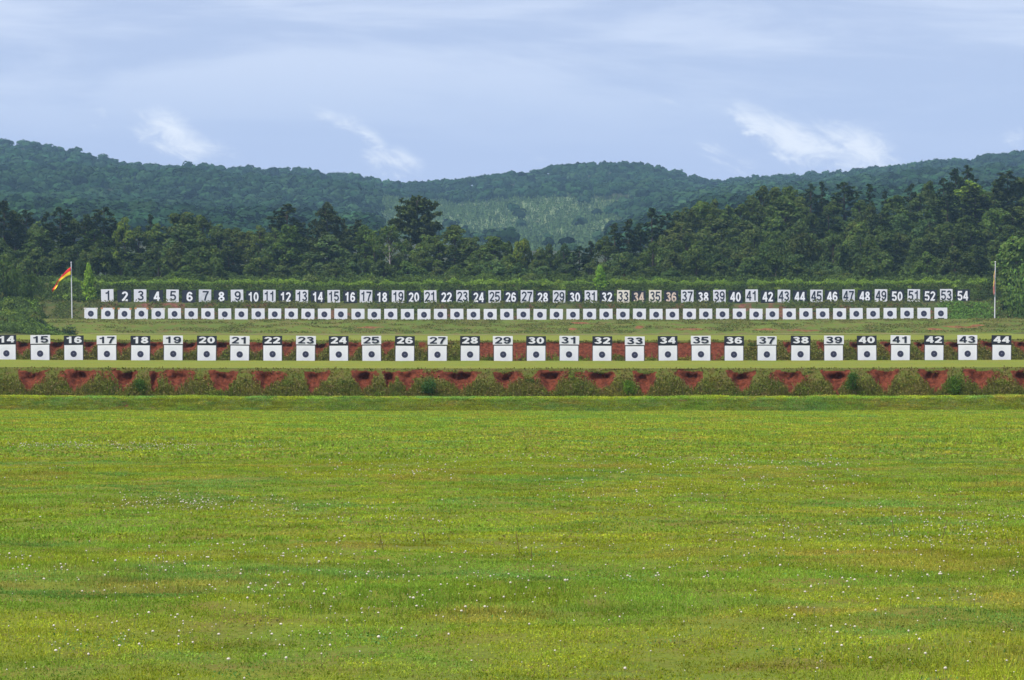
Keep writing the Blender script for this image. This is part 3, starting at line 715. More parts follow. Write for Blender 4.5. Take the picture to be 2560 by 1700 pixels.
def mounds(name, zf, x0, x1, y0, y1, n, rad, size, seed, label, cols, keep=None):
    rs = np.random.RandomState(seed); PP = []; NN = []; CC = []
    xs_ = rs.uniform(x0, x1, n); ys_ = rs.uniform(y0, y1, n)
    if keep is not None: m_ = keep(xs_, ys_); xs_ = xs_[m_]; ys_ = ys_[m_]
    zs_ = zf(xs_, ys_)
    for x, y, z in zip(xs_, ys_, zs_):
        r = rad * rs.uniform(.45, 1.35); m = int(150 * (r / rad) ** 2) + 30
        q = nrm(rs.normal(size=(m, 3))); q[:, 2] = np.abs(q[:, 2]) - .1
        PP.append(np.array([x, y, z]) + q * r * rs.uniform(.6, 1.12, (m, 1)) * [1.1, 1, rs.uniform(.7, 1.5)]); NN.append(q + rs.normal(size=(m, 3)) * .4)
        CC.append(np.array(cols[rs.randint(len(cols))])[None] * rs.uniform(.65, 1.25, (m, 1)))
    P = np.concatenate(PP)
    cover(name, P, np.concatenate(NN), rs.uniform(.5, 1.3, len(P)) * size, np.concatenate(CC), rs, label, 'undergrowth', var=.12)
SLC = [(0.05, .075, .02), (.09, .14, .03), (.14, .19, .035), (.035, .055, .022), (.10, .11, .03), (.16, .26, .04)]
mounds('bushy_scrub', sb_z, -100, -60, 492, 582, 420, 1.0, .30, 420, 'clumps of bushy scrub in many greens on the slope left of the range', SLC, keep=lambda x, y: -x > sb_edge(y) + np.where(y > 536, 3.0, 1.0))
mounds('bushy_scrub', hs_z, -112, 88, 567.5, 574.5, 330, .55, .24, 421, 'small clumps of weeds on the slope around the number boards', SLC[:3] + [(.20, .29, .045)])
mounds('bushy_scrub', hs_z, -112, 100, 576, 592, 170, 1.2, .34, 422, 'low dull green bushes in front of the wood', SLC[:2] + [(.12, .15, .045), (.04, .06, .022)])
mounds('bushy_scrub', sr_z, 84, 112, 530, 588, 90, 1.1, .30, 423, 'clumps of dark bushy scrub on the slope right of the range', SLC[:4])

# weeds on the clay berms, growing between the scoops
def berm_weeds(b, n, seed, hscale, size, label, ca, cb):
    xs, ss, V, mask = b
    rs = np.random.RandomState(seed)
    i = rs.randint(0, len(xs), n); j = rs.randint(24, 57, n)
    m = mask[j, i]; s = ss[j]; P = V[j, i]
    low = 1 - sst(s, .62, .95)
    pr = (.12 + .95 * low) * (m < .25) + (m >= .25) * .05 * (s < .66) + .10 * (m < .25)
    pr *= .35 + 1.1 * vn(P[:, 0] / .8, s * 5, seed + 1, 3)
    kp = rs.uniform(0, 1, n) < pr
    P = P[kp] + rs.normal(size=(kp.sum(), 3)) * [.05, .05, .02]; s = s[kp]; low = low[kp]
    nn = len(P)
    # upright stalks/blades
    hh = hscale * rs.uniform(.3, 1.0, nn) * (.25 + .9 * low) * (.5 + 1.0 * vn(P[:, 0] / 1.1, s * 4, seed + 2, 3))
    wd = rs.uniform(.012, .03, nn) * size
    lean = rs.normal(size=(nn, 3)) * .22 * hh[:, None]; lean[:, 2] = hh; lean[:, 1] -= .15 * hh
    side = np.stack([wd, np.zeros(nn), np.zeros(nn)], -1)
    Vb = np.stack([P - side, P + side, P + lean * .6 + side * .8, P + lean], 1).reshape(-1, 3)
    t = np.clip(vn(P[:, 0] / 1.3, s * 4, seed + 5, 3) * 1.7 - .35 + rs.normal(size=nn) * .2, 0, 1)
    c = lerp3(ca, cb, t); c *= 1.2 * (1 + rs.uniform(-.3, .3, size=(nn, 1)))
    dk = rs.uniform(size=nn) < .16; c[dk] = np.array([.20, .16, .07])
    V2, F2 = leaf_quads(P + lean * rs.uniform(.3, 1, size=(nn, 1)), rs.normal(size=(nn, 3)) * .7 + [0, -.4, .6], rs.uniform(.05, .13, nn) * size, rs)
    Vall = np.concatenate([Vb, V2]); Fall = [np.arange(4 * nn).reshape(-1, 4), F2 + 4 * nn]
    o = link('weeds', make_mesh('weeds', Vall, Fall, [M_WEED], colors=np.concatenate([np.repeat(c, 4, 0), np.repeat(c * .95, 4, 0)])))
    tag(o, label, 'weeds', None, 'stuff')
berm_weeds(b1, 130000, 500, .42, 1.0, 'olive and green weeds growing between the scoops of the nearest clay berm', (0.105, 0.135, 0.024), (0.155, 0.135, 0.032))
berm_weeds(b2, 120000, 510, .55, 1.6, 'olive weeds growing on the clay berm behind the numbered targets', (0.115, 0.140, 0.026), (0.15, 0.125, 0.032))

def berm_mounds(b, n, seed, rad, size, label):
    xs, ss, V, mask = b; rs = np.random.RandomState(seed); PP = []; NN = []; CC = []
    k = 0
    while k < n:
        i = rs.randint(0, len(xs)); s_ = .56 + .40 * rs.uniform() ** 1.5; j = min(54, int(s_ * 55))
        if rs.uniform() > 1.6 - s_ * 1.25: continue
        if mask[j, max(0, i - 6):i + 7].max() > .2 and s_ > .66: continue
        k += 1
        r = rad * rs.uniform(.5, 1.3) * (1.5 - .95 * s_); m = int(230 * (r / rad) ** 2) + 40
        q = nrm(rs.normal(size=(m, 3))); q[:, 2] = np.abs(q[:, 2]) * .95 - .1
        P = V[j, i] + q * r * rs.uniform(.65, 1.1, (m, 1)) * [1.25, .8, .8]
        P[:, 2] += .04; PP.append(P); NN.append(q + rs.normal(size=(m, 3)) * .45)
        c = np.array([(0.155, 0.180, 0.028), (0.105, 0.145, 0.024), (0.20, 0.18, 0.035), (0.060, 0.095, 0.024), (0.17, 0.26, 0.03), (.18, .13, .045)][rs.choice(6, p=[.28, .24, .18, .12, .08, .10])])
        CC.append(np.repeat(c[None], m, 0) * rs.uniform(.65, 1.2, (m, 1)))
    P = np.concatenate(PP); N = np.concatenate(NN)
    cover('weeds', P, N, rs.uniform(.5, 1.3, len(P)) * size, np.concatenate(CC), rs, label, 'weeds', aspect=.45, var=.15)
berm_mounds(b1, 740, 540, .36, .08, 'mounded bushy weeds along the foot of the nearest clay berm')
berm_mounds(b2, 440, 541, .44, .12, 'mounded bushy weeds on the clay berm behind the numbered targets')
# a few darker leafy bushes rooted on the nearest berm
def berm_bush(px, topy, wpx, d, b, color, label):
    shrub(px, topy, d, wpx, P_SHRUB[int(px) % 3], 3, 3.4, color, label, zb=topy + wpx * 1.05)
for (px, ty, wp, cl, lb) in ((350, 950, 34, (.9, 1.2, .8), 'dark leafy bush at the foot of the nearest berm, below target 18'),
                             (1072, 940, 40, (.8, 1.15, 1.2), 'bluish leafy bush on the nearest berm, left of the wide scoop'),
                             (2132, 935, 36, (.75, 1.1, .8), 'dark leafy bush on the nearest berm, below target 41'),
                             (1572, 952, 34, (1.7, 2.1, .9), 'fresh green bush on the nearest berm, below targets 32 and 33'),
                             (2385, 942, 44, (1.2, 1.5, .8), 'green leafy bush on the nearest berm, below targets 42 and 43')):
    berm_bush(px, ty, wp, 191.7, b1, cl, lb)

# ------------------------------------------------------------------ grass blades and clover in the field
def patch_color(x, y, rs):
    n = len(x)
    a = vn(x / 3.2, y / 3.4, 601, 3); b = vn(x / .9, y / 1.1, 602, 3, .6); c = vn(x / 2.2, y / 2.6, 603, 4, .6)
    yg = np.array([0.268, 0.308, 0.030]); gr = np.array([0.182, 0.295, 0.038]); bl = np.array([0.135, 0.255, 0.058]); st = np.array([0.36, 0.27, 0.06])
    tg = sst(a * .5 + b * .5, .38, .66)[:, None]
    k = yg * (1 - tg) + gr * tg
    tb = (sst(c, .58, .74) * .85)[:, None]; k = k * (1 - tb) + bl * tb
    tsn = (sst(vn(x / 1.6, y / 1.5, 604, 4, .6), .57, .77) * .65)[:, None]; k = k * (1 - tsn) + st * tsn
    k = k * (1.08 + .14 * sst(y, 60, 120))[:, None]  # haze lightening of the far grass, put into its colour
    k = k * (.35 + 1.2 * vn(x / .8, y / .45, 606, 4, .65))[:, None] * (1 + rs.uniform(-.30, .30, size=(n, 1))) * (1 + rs.uniform(-.10, .10, size=(n, 3)))
    br = rs.uniform(size=n) < .05; k[br] = np.array([.30, .23, .09]) * rs.uniform(.6, 1.1, size=(br.sum(), 1))
    return k

def blades(name, d0, d1, dens, wd, ht, seed, label, zf=field_z, xk=.185, xadd=2.0, dark=1.0):
    rs = np.random.RandomState(seed)
    area = (d1 - d0) * 2 * (xk * (d0 + d1) / 2 + xadd); n = int(area * dens)
    y = d0 + (d1 - d0) * rs.uniform(size=n); xm = xk * y + xadd
    x = rs.uniform(-1, 1, n) * (xk * d1 + xadd); kp = np.abs(x) < xm; x = x[kp]; y = y[kp]; n = len(x)
    tuf = vn(x / .30, y / .55, seed + 9, 3, .6); keep = rs.uniform(size=n) < .30 + 1.3 * sst(tuf, .28, .72); x = x[keep]; y = y[keep]; tuf = tuf[keep]; n = len(x)
    z = zf(x, y) - .004
    h = ht * rs.uniform(.45, 1.15, n) * (.55 + .9 * tuf) * (.7 + .8 * sst(vn(x / 3.3, y / 5, 605, 3), .45, .75))
    w_ = wd * rs.uniform(.6, 1.3, n); a = rs.uniform(0, 2 * np.pi, n)
    side = np.stack([np.cos(a) * w_ * .5, np.sin(a) * w_ * .5, np.zeros(n)], -1)
    la = rs.uniform(0, 2 * np.pi, n); lm = rs.uniform(.1, .9, n) * h
    P = np.stack([x, y, z], -1); tip = P + np.stack([np.cos(la) * lm, np.sin(la) * lm, h], -1)
    V = np.stack([P - side, P + side, tip], 1).reshape(-1, 3)
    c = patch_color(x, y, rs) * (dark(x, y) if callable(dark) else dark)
    # low leaves and clipped ends between the blades
    m = rs.uniform(size=n) < .8; q = P[m] + rs.normal(size=(m.sum(), 3)) * [.03, .03, 0]; q[:, 2] = zf(q[:, 0], q[:, 1]) + h[m] * rs.uniform(.15, .8, m.sum())
    V2, F2 = leaf_quads(q, rs.normal(size=(len(q), 3)) * .8 + [0, -.3, .8], rs.uniform(1.2, 3.4, len(q)) * wd, rs, .6)
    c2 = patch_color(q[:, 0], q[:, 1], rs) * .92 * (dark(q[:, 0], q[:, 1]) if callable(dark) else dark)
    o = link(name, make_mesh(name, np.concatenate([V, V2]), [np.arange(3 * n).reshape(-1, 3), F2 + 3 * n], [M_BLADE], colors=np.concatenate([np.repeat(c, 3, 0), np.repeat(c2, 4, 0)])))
    return tag(o, label, 'grass', None, 'stuff')

blades('grass', 15.5, 34, 2000, .0065, .042, 701, 'short mown grass across the foreground of the field', xadd=4.5)
blades('grass', 34, 70, 700, .011, .050, 702, 'mown grass in the middle of the field', xadd=5.0)
blades('grass', 70, 177.5, 120, .026, .065, 703, 'mown grass in the far part of the field', xk=.165, xadd=6.0)
blades('grass', 177.7, 182.6, 420, .03, .08, 704, 'grass on the low ridge in front of the nearest berm', zf=lip_z, xk=.165, xadd=6.0, dark=lambda x, y: (.66 + .50 * sst(y, 180.5, 181.3))[:, None])  # face shade and bright brow of the ridge are put into the blade colour

def stalks():
    rs = np.random.RandomState(720); n = 900
    y = 22 + 140 * rs.uniform(size=n) ** 1.3; x = rs.uniform(-.17, .17, n) * y
    kp = rs.uniform(size=n) < sst(vn(x / 4, y / 8, 721, 3), .42, .66); x = x[kp]; y = y[kp]; n = len(x)
    h = rs.uniform(.08, .24, n); la = rs.normal(size=n) * .25
    P = np.stack([x, y, field_z(x, y)], -1); tip = P + np.stack([la * h, rs.normal(size=n) * .1 * h, h], -1)
    s = np.stack([np.full(n, .004) + y * .00003, np.zeros(n), np.zeros(n)], -1)
    V = np.stack([P - s, P + s, tip + s * .6, tip - s * .6], 1).reshape(-1, 3)
    c = np.where(rs.uniform(size=(n, 1)) < .35, [[.16, .13, .05]], [[.24, .30, .05]])
    tag(link('grass_stalks', make_mesh('grass_stalks', V, np.arange(4 * n).reshape(-1, 4), [M_BLADE], colors=np.repeat(c, 4, 0))), 'thin tall grass stalks standing above the mown field', 'grass', None, 'stuff')
stalks()

def clover():
    rs = np.random.RandomState(730)
    X_, Y_ = [], []
    CL = [(0, 1118, 520, 1120, 16, 420), (560, 1110, 700, 1125, 12, 60), (740, 1150, 1100, 1200, 22, 170), (280, 1250, 700, 1290, 26, 200), (0, 1165, 130, 1200, 18, 20), (1150, 1150, 1600, 1200, 26, 140), (1600, 1155, 2150, 1180, 16, 240), (1850, 1190, 2150, 1230, 20, 90), (1300, 1200, 1900, 1290, 40, 190), (2150, 1250, 2560, 1360, 50, 150), (380, 1260, 560, 1275, 12, 70), (640, 1280, 1150, 1330, 30, 110), (1800, 1330, 2500, 1400, 50, 160),
          (330, 1390, 900, 1470, 50, 150), (0, 1420, 420, 1500, 40, 60), (420, 1490, 950, 1620, 60, 130), (900, 1400, 1350, 1560, 70, 110), (1300, 1380, 1750, 1560, 80, 70), (1750, 1380, 2560, 1480, 60, 140), (1900, 1480, 2500, 1640, 80, 80), (80, 1560, 420, 1640, 60, 30), (0, 1400, 120, 1460, 30, 18), (0, 1200, 2560, 1700, 60, 420), (0, 1060, 2560, 1200, 30, 60)]
    for (x0, y0, x1, y1, j, n) in CL:
        px = rs.uniform(x0, x1, n); py = y0 + (y1 - y0) * rs.uniform(size=n) + rs.normal(size=n) * j * .35
        # gather into little groups
        gx = rs.normal(size=n) * 20; px = px // 80 * 80 + 40 + gx + 30 * np.sin(py * .9)
        d = CAMZ * F / np.maximum(py - HZ, 60); X_.append((px - 1280) / F * d); Y_.append(d)
    x = np.concatenate(X_); y = np.concatenate(Y_)
    kp = (y > 17) & (y < 150); x = x[kp]; y = y[kp]
    # outside the frame the field goes on with scattered flowers
    xe = rs.uniform(-1, 1, 500) * 12; ye = rs.uniform(17, 60, 500); m = np.abs(xe) > .16 * ye; x = np.concatenate([x, xe[m]]); y = np.concatenate([y, ye[m]])
    kk = rs.uniform(size=len(x)) < .75; x = x[kk]; y = y[kk]
    n = len(x); r = (.0038 + .0066 * rs.uniform(size=n) ** 2.2) * (1 + .45 * sst(y, 28, 70)); zc = field_z(x, y) + rs.uniform(.05, .10, n)
    # little 14-sided double cone flower heads on thin stalks
    ang = np.arange(6) / 6 * 2 * np.pi; ring = np.stack([np.cos(ang), np.sin(ang), np.zeros(6)], -1)
    prof = [(0.45, -.75), (1.0, -.1), (.8, .5)]
    base_v = np.concatenate([ring * k + [0, 0, z] for k, z in prof] + [[[0, 0, .85]], [[0, 0, -.8]]]); nb = len(base_v)
    quads = []; tris = []
    for a in range(2):
        for k in range(6): quads.append((a * 6 + k, a * 6 + (k + 1) % 6, a * 6 + 6 + (k + 1) % 6, a * 6 + 6 + k))
    for k in range(6): tris.append((12 + k, 12 + (k + 1) % 6, 18)); tris.append(((k + 1) % 6, k, 19))
    quads = np.array(quads); tris = np.array(tris)
    C = np.stack([x, y, zc], -1)
    V = (base_v[None] * r[:, None, None] * rs.uniform(.8, 1.2, size=(n, 1, 3)) + C[:, None]).reshape(-1, 3)
    off = (np.arange(n) * nb)[:, None, None]
    Q = (quads[None] + off).reshape(-1, 4); T = (tris[None] + off).reshape(-1, 3)
    sd = np.stack([np.full(n, .0012), np.zeros(n), np.zeros(n)], -1); B = C.copy(); B[:, 2] -= .10
    S = np.stack([B - sd, B + sd, C + sd, C - sd], 1).reshape(-1, 3); QS = np.arange(4 * n).reshape(-1, 4) + len(V)
    fm = np.concatenate([np.zeros(len(Q)), np.zeros(len(T)), np.ones(len(QS))])
    stem = plain('clover_stalk', (.10, .16, .04))
    o = link('clover_flowers', make_mesh('clover_flowers', np.concatenate([V, S]), [Q, T, QS], [M_PETAL, stem], fmat=fm))
    tag(o, 'small white clover flowers scattered in drifts over the mown field', 'clover', None, 'stuff')
clover()

def rosettes():
    # darker broad-leaved weeds and coarse grass tufts dotted over the turf
    rs = np.random.RandomState(760); PP = []; NN = []; SS = []; CC = []
    for _ in range(900):
        y = 18 + 95 * rs.uniform() ** 1.7; x = rs.uniform(-1, 1) * (.165 * y + 3)
        if vn(np.array([x / 1.8]), np.array([y / 2.2]), 761, 3)[0] < rs.uniform(.40, .62): continue
        m = rs.randint(14, 46); r = rs.uniform(.06, .22); a = rs.uniform(0, 6.28, m); q = r * np.sqrt(rs.uniform(size=m))
        px, py = x + np.cos(a) * q * 1.6, y + np.sin(a) * q
        PP.append(np.stack([px, py, field_z(px, py) + rs.uniform(.01, .055, m)], -1)); NN.append(rs.normal(size=(m, 3)) * .5 + [0, -.5, .7])
        SS.append(rs.uniform(.010, .022, m)); c = [(.08, .16, .035), (.10, .19, .04), (.12, .23, .06), (.12, .12, .035)][rs.choice(4, p=[.35, .3, .2, .15])]
        CC.append(np.array(c)[None] * rs.uniform(.7, 1.4, (m, 1)))
    cover('broad_leaved_weeds', np.concatenate(PP), np.concatenate(NN), np.concatenate(SS), np.concatenate(CC), rs, 'low darker broad-leaved weeds and tufts dotted over the mown field', 'weeds', mat=M_BLADE)
rosettes()

# ------------------------------------------------------------------ numerals
def arc(cx, cy, rx, ry, a0, a1, n=12):
    return [(cx + rx * math.cos(math.radians(a0 + (a1 - a0) * k / n)), cy + ry * math.sin(math.radians(a0 + (a1 - a0) * k / n))) for k in range(n + 1)]
def digit_paths(ch, i):
    """centre lines in a box 0.6 wide and 1 high, i = half the stroke"""
    if ch == '0': return [arc(.3, .5, .3 - i, .5 - i, 0, 360, 24)]
    if ch == '1': return [[(.36, 0), (.36, 1.0)], [(.33, .80), (.08, .73)]]
    if ch == '2': return [arc(.3, .5 + .5 * .42, .3 - i, .29 - i, 175, -32, 14) + [(.3, .33), (i + .02, i * 1.1)], [(.02, i), (.58, i)]]
    if ch == '3': return [arc(.29, .745, .27 - i, .255 - i, 165, -80, 14) + [(.22, .52)], arc(.29, .28, .30 - i, .28 - i, 85, -165, 16)]
    if ch == '4': return [[(.43, 0), (.43, 1.0)], [(.40, .96), (i * .9, .32)], [(0, .30), (.60, .30)]]
    if ch == '5': return [[(.55, 1 - i), (.09, 1 - i)], [(.13, 1.0), (.075, .46)], arc(.28, .33, .31 - i, .33 - i, 128, -160, 18)]
    if ch == '6': return [arc(.3, .32, .3 - i, .32 - i, 0, 360, 20), arc(.31, .5, .31 - i, .5 - i, 190, 35, 14)]
    if ch == '7': return [[(.01, 1 - i), (.6, 1 - i)], [(.54, 1 - i), (.34, .5), (.22, 0)]]
    if ch == '8': return [arc(.3, .745, .265 - i, .255 - i, 0, 360, 18), arc(.3, .275, .3 - i, .275 - i, 0, 360, 20)]
    if ch == '9': return [[(.6 - x, 1 - y) for x, y in p] for p in digit_paths('6', i)]

def number_mesh(txt, width, height, stroke, mat, front, gap=.08):
    """raised numerals standing in the x-z plane, centred, facing -y; each stroke a thin solid"""
    n = len(txt); totw = n * .6 + (n - 1) * gap; sx_ = width / (1.2 + gap); sz_ = height
    V = []; Q = []; lift = 0
    x0 = -totw / 2
    for ch in txt:
        for p in digit_paths(ch, stroke / 2):
            p = np.array(p); closed = np.linalg.norm(p[0] - p[-1]) < 1e-6 and len(p) > 3
            d = np.gradient(p, axis=0)
            if closed: d[0] = d[-1] = p[1] - p[-2]
            d /= np.linalg.norm(d, axis=1, keepdims=True) + 1e-9; nn = np.stack([-d[:, 1], d[:, 0]], -1)
            L = p + nn * stroke / 2; R = p - nn * stroke / 2
            o = len(V)
            yf = front - .012 - .004 * lift; lift += 1
            for k in range(len(p)):
                for q, yy in ((L[k], yf), (R[k], yf), (L[k], front), (R[k], front)):
                    V.append(((x0 + q[0]) * sx_, yy, (q[1] - .5) * sz_))
            for k in range(len(p) - 1):
                a = o + 4 * k; b = a + 4
                Q += [(a, a + 1, b + 1, b), (a + 2, a, b, b + 2), (a + 1, a + 3, b + 3, b + 1)]
        x0 += .6 + gap
    return make_mesh('number', np.array(V), np.array(Q), [mat])

def box(x0, x1, y0, y1, z0, z1):
    V = np.array([(x, y, z) for x in (x0, x1) for y in (y0, y1) for z in (z0, z1)])
    return V, np.array([(0, 1, 3, 2), (4, 6, 7, 5), (0, 4, 5, 1), (2, 3, 7, 6), (0, 2, 6, 4), (1, 5, 7, 3)])
def disc(r, yf, yb, n=36, cz=0, r0=0.0):
    a = np.arange(n) / n * 2 * np.pi; V = np.concatenate([np.stack([np.cos(a) * r, np.full(n, yf), cz + np.sin(a) * r], -1), np.stack([np.cos(a) * r, np.full(n, yb), cz + np.sin(a) * r], -1), [[0, yf, cz]]])
    k = np.arange(n); k2 = (k + 1) % n
    if r0 > 0:
        V[2 * n] = (0, yf, cz); V2 = np.stack([np.cos(a) * r0, np.full(n, yf), cz + np.sin(a) * r0], -1)
        return np.concatenate([V[:2 * n], V2]), [np.stack([k, k2, k2 + 2 * n, k + 2 * n], -1)]
    return V, [np.stack([k, k2, k2 + n, k + n], -1), np.stack([k2, k, np.full(n, 2 * n)], -1)]

def bevel_box_mesh(name, dims, mats):
    return make_mesh(name, *(lambda r: (r[0], [r[1]]))(box(*dims)), mats)

# ------------------------------------------------------------------ near row: number board above target (300 yd)
D2 = 274.0; K2 = D2 / F
NEAR_X = [16.3, 100.6, 184.3, 267.6, 351, 433, 516.5, 599, 681.5, 763.9, 847, 929.2, 1011.8, 1093.5, 1175, 1258, 1340.2, 1422.3, 1505, 1586.9, 1669.8, 1752.5, 1834.8, 1917, 2001, 2084, 2167.6, 2250.7, 2335, 2419, 2503.9]
tw, th = 46.0 * K2, 38.5 * K2
bw, bh = 49.5 * K2, 21.5 * K2
sheet_me = bevel_box_mesh('sheet', (-tw / 2, tw / 2, -.03, 0, 0, th), [M_PAPER])
def rings(rads, cz, yf, wd):
    parts = [disc(r + wd / 2, yf, yf + .002, 48, cz, r - wd / 2) for r in rads]
    V = []; Q = []; o = 0
    for v, f in parts:
        V.append(v); Q.append(f[0] + o); o += len(v)
    return np.concatenate(V), Q
BZ = 16.6 * K2
ring_me = make_mesh('scoring_rings', *rings([.33, .42, .51], BZ, -.034, .010), [M_RING])
bull_me = make_mesh('bullseye', *disc(7.9 * K2, -.040, -.03, 40, BZ), [M_BLACK])
bc_v = np.concatenate([box(-.03, .03, -.046, -.04, BZ - .075, BZ + .085)[0]]); 
bullc_me = make_mesh('bull_centre', *(lambda r: (r[0], r[1]))(disc(.055, -.046, -.04, 20, BZ + .02)), [M_BULLC])
fr_parts = [box(-tw / 2 - .05, tw / 2 + .05, .002, .05, -.02, th + .02), box(-tw / 2 - .055, -tw / 2 - .003, -.02, .04, -1.6, th + .09), box(tw / 2 + .003, tw / 2 + .055, -.02, .04, -1.6, th + .09), box(-tw / 2 - .05, tw / 2 + .05, -.015, .03, th + .022, th + .088)]
def join_boxes(ps):
    V = []; Q = []; o = 0
    for v, f in ps: V.append(v); Q.append(f + o); o += len(v)
    return np.concatenate(V), Q
frame_me = make_mesh('frame', *join_boxes(fr_parts), [M_FRAME])
nb_white = bevel_box_mesh('number_board', (-bw / 2, bw / 2, -.045, -.01, 0, bh), [M_WHITEB])
nb_black = bevel_box_mesh('number_board', (-bw / 2, bw / 2, -.045, -.01, 0, bh), [M_BLACKB])
rs = np.random.RandomState(11)
for k, px in enumerate(NEAR_X):
    num = 14 + k
    u = (px - 1280) / 1180.0
    by = 903.0 - 2.4 * u * u + rs.uniform(-.5, .5) + (1.2 if num == 33 else 0)
    white = num % 2 == 1
    root = empty('numbered_target', (PX(px, D2), D2, PZ(by, D2)))
    root.rotation_euler = (0, math.radians(rs.uniform(-.8, .8)), math.radians(rs.uniform(-2, 2)))
    tag(root, 'square target with small bull under the %s board reading %d' % ('white' if white else 'black', num), 'shooting target', 'numbered targets in the nearer row')
    link('frame', frame_me, root)
    sh = link('target_sheet', sheet_me, root)
    link('scoring_rings', ring_me, sh)
    bl = link('bullseye', bull_me, sh)
    link('bull_centre', bullc_me, root).name = 'bull_centre'
    nb = link('number_board', nb_white if white else nb_black, root, (rs.uniform(-.03, .03), 0, 41.0 * K2 + rs.uniform(-.01, .02)))
    dg = link('number', number_mesh(str(num), 40.0 * K2, 16.4 * K2, .17 if white else .20, M_NAVY if white else M_WHITEB, -.045), nb, (0, 0, bh * .5))

# ------------------------------------------------------------------ far row of targets (600 yd)
D6 = 547.5; K6 = D6 / F
fx = [v / 3.689 for v in (837, 993, 1147, 1303, 1458, 1610, 1763, 1917, 2073, 2225)] + [640 + v / 3.689 for v in (20, 172, 325, 478, 631, 782, 940, 1090, 1243, 1397, 1549, 1701, 1853, 2006, 2160, 2313)] + \
     [1280 + v / 3.689 for v in (105, 257, 409, 562, 716, 868, 1022, 1175, 1329, 1480, 1636, 1787, 1941, 2097, 2250)] + [1920 + v / 3.689 for v in (40, 197, 350, 505, 660, 815, 970, 1126, 1282, 1438, 1595)]
FW, FH = 32.4 * K6, 29.0 * K6
fs_me = bevel_box_mesh('sheet', (-FW / 2, FW / 2, -.04, 0, 0, FH), [M_PAPER])
FB = 14.6 * K6
fb_me = make_mesh('bullseye', *disc(7.4 * K6, -.055, -.04, 40, FB), [M_BLACK])
fc_me = make_mesh('bull_centre', *disc(.11, -.064, -.055, 20, FB), [M_BULLC])
fl_me = make_mesh('legs', *join_boxes([box(-FW / 2 + .08, -FW / 2 + .16, .002, .07, -2.2, FH - .05), box(FW / 2 - .16, FW / 2 - .08, .002, .07, -2.2, FH - .05), box(-FW / 2 + .08, FW / 2 - .08, .07, .10, .4, .5), box(-FW / 2 + .08, FW / 2 - .08, .07, .10, 1.4, 1.5)]), [M_POST])
ft_me = make_mesh('corner_tape', *join_boxes([box(-FW / 2 - .09, -FW / 2 + .26, -.060, -.041, FH - .22, FH + .03), box(FW / 2 - .26, FW / 2 + .09, -.060, -.041, FH - .22, FH + .03)]), [M_TAPE])
ft_w = make_mesh('corner_tape', *join_boxes([box(-FW / 2 - .09, -FW / 2 + .26, -.060, -.041, FH - .22, FH + .03), box(FW / 2 - .26, FW / 2 + .09, -.060, -.041, FH - .22, FH + .03)]), [plain('tape_pale', (.68, .62, .54))])
fslot = make_mesh('clamp', *join_boxes([box(-.52, .52, -.062, -.041, -.02, .12)]), [M_FRAME])
numx = {}
num_px = {1: 268.4, 2: 310.5, 3: 350.2, 4: 390.5, 5: 431, 6: 472.2, 7: 512.3, 8: 552.2, 9: 592.8, 10: 633.2}
for n_, v in zip(range(11, 27), (123, 272, 422, 568, 717, 865, 1013, 1160, 1309, 1457, 1608, 1757, 1904, 2053, 2202, 2350)): num_px[n_] = 640 + v / 3.689
for n_, v in zip(range(27, 43), (137, 284, 434, 581, 728, 876, 1025, 1170, 1320, 1467, 1617, 1764, 1914, 2061, 2211, 2360)): num_px[n_] = 1280 + v / 3.689
for n_, v in zip(range(43, 55), (146, 293, 447, 594, 744, 892, 1042, 1192, 1344, 1494, 1646, 1798)): num_px[n_] = 1920 + v / 3.689
used = set()
for k, px in enumerate(fx):
    u = (px - 1280) / 1180.0
    by = 801.2 - 3.4 * u * u + rs.uniform(-.4, .4)
    root = empty('target', (PX(px, D6), D6, PZ(by, D6)))
    root.rotation_euler = (0, math.radians(rs.uniform(-.9, .9)), math.radians(rs.uniform(-2, 2)))
    if k == 0: lb = 'first far target, left of board 1, pale tape on its corners'
    else:
        nn = min(num_px, key=lambda q: abs(num_px[q] - px)); off = px - num_px[nn]
        assert nn not in used, (k, nn); used.add(nn)
        where = 'directly below' if abs(off) < 5 else ('below and a little right of' if off > 0 else 'below and a little left of')
        lb = 'far target %s %s board %d' % (where, 'white' if nn % 2 else 'black', nn)
        if k < 5: lb += ', taped corners'
        if k > 48: lb += ', dark clamp at its foot'
    tag(root, lb, 'shooting target', 'unnumbered targets in the far row')
    link('legs', fl_me, root); sh = link('target_sheet', fs_me, root)
    link('bullseye', fb_me, sh); link('bull_centre', fc_me, sh)
    if k < 5: link('corner_tape', ft_me if k in (1, 2, 3) else ft_w, root)
    if k > 48: link('clamp', fslot, root, (0, 0, .09))

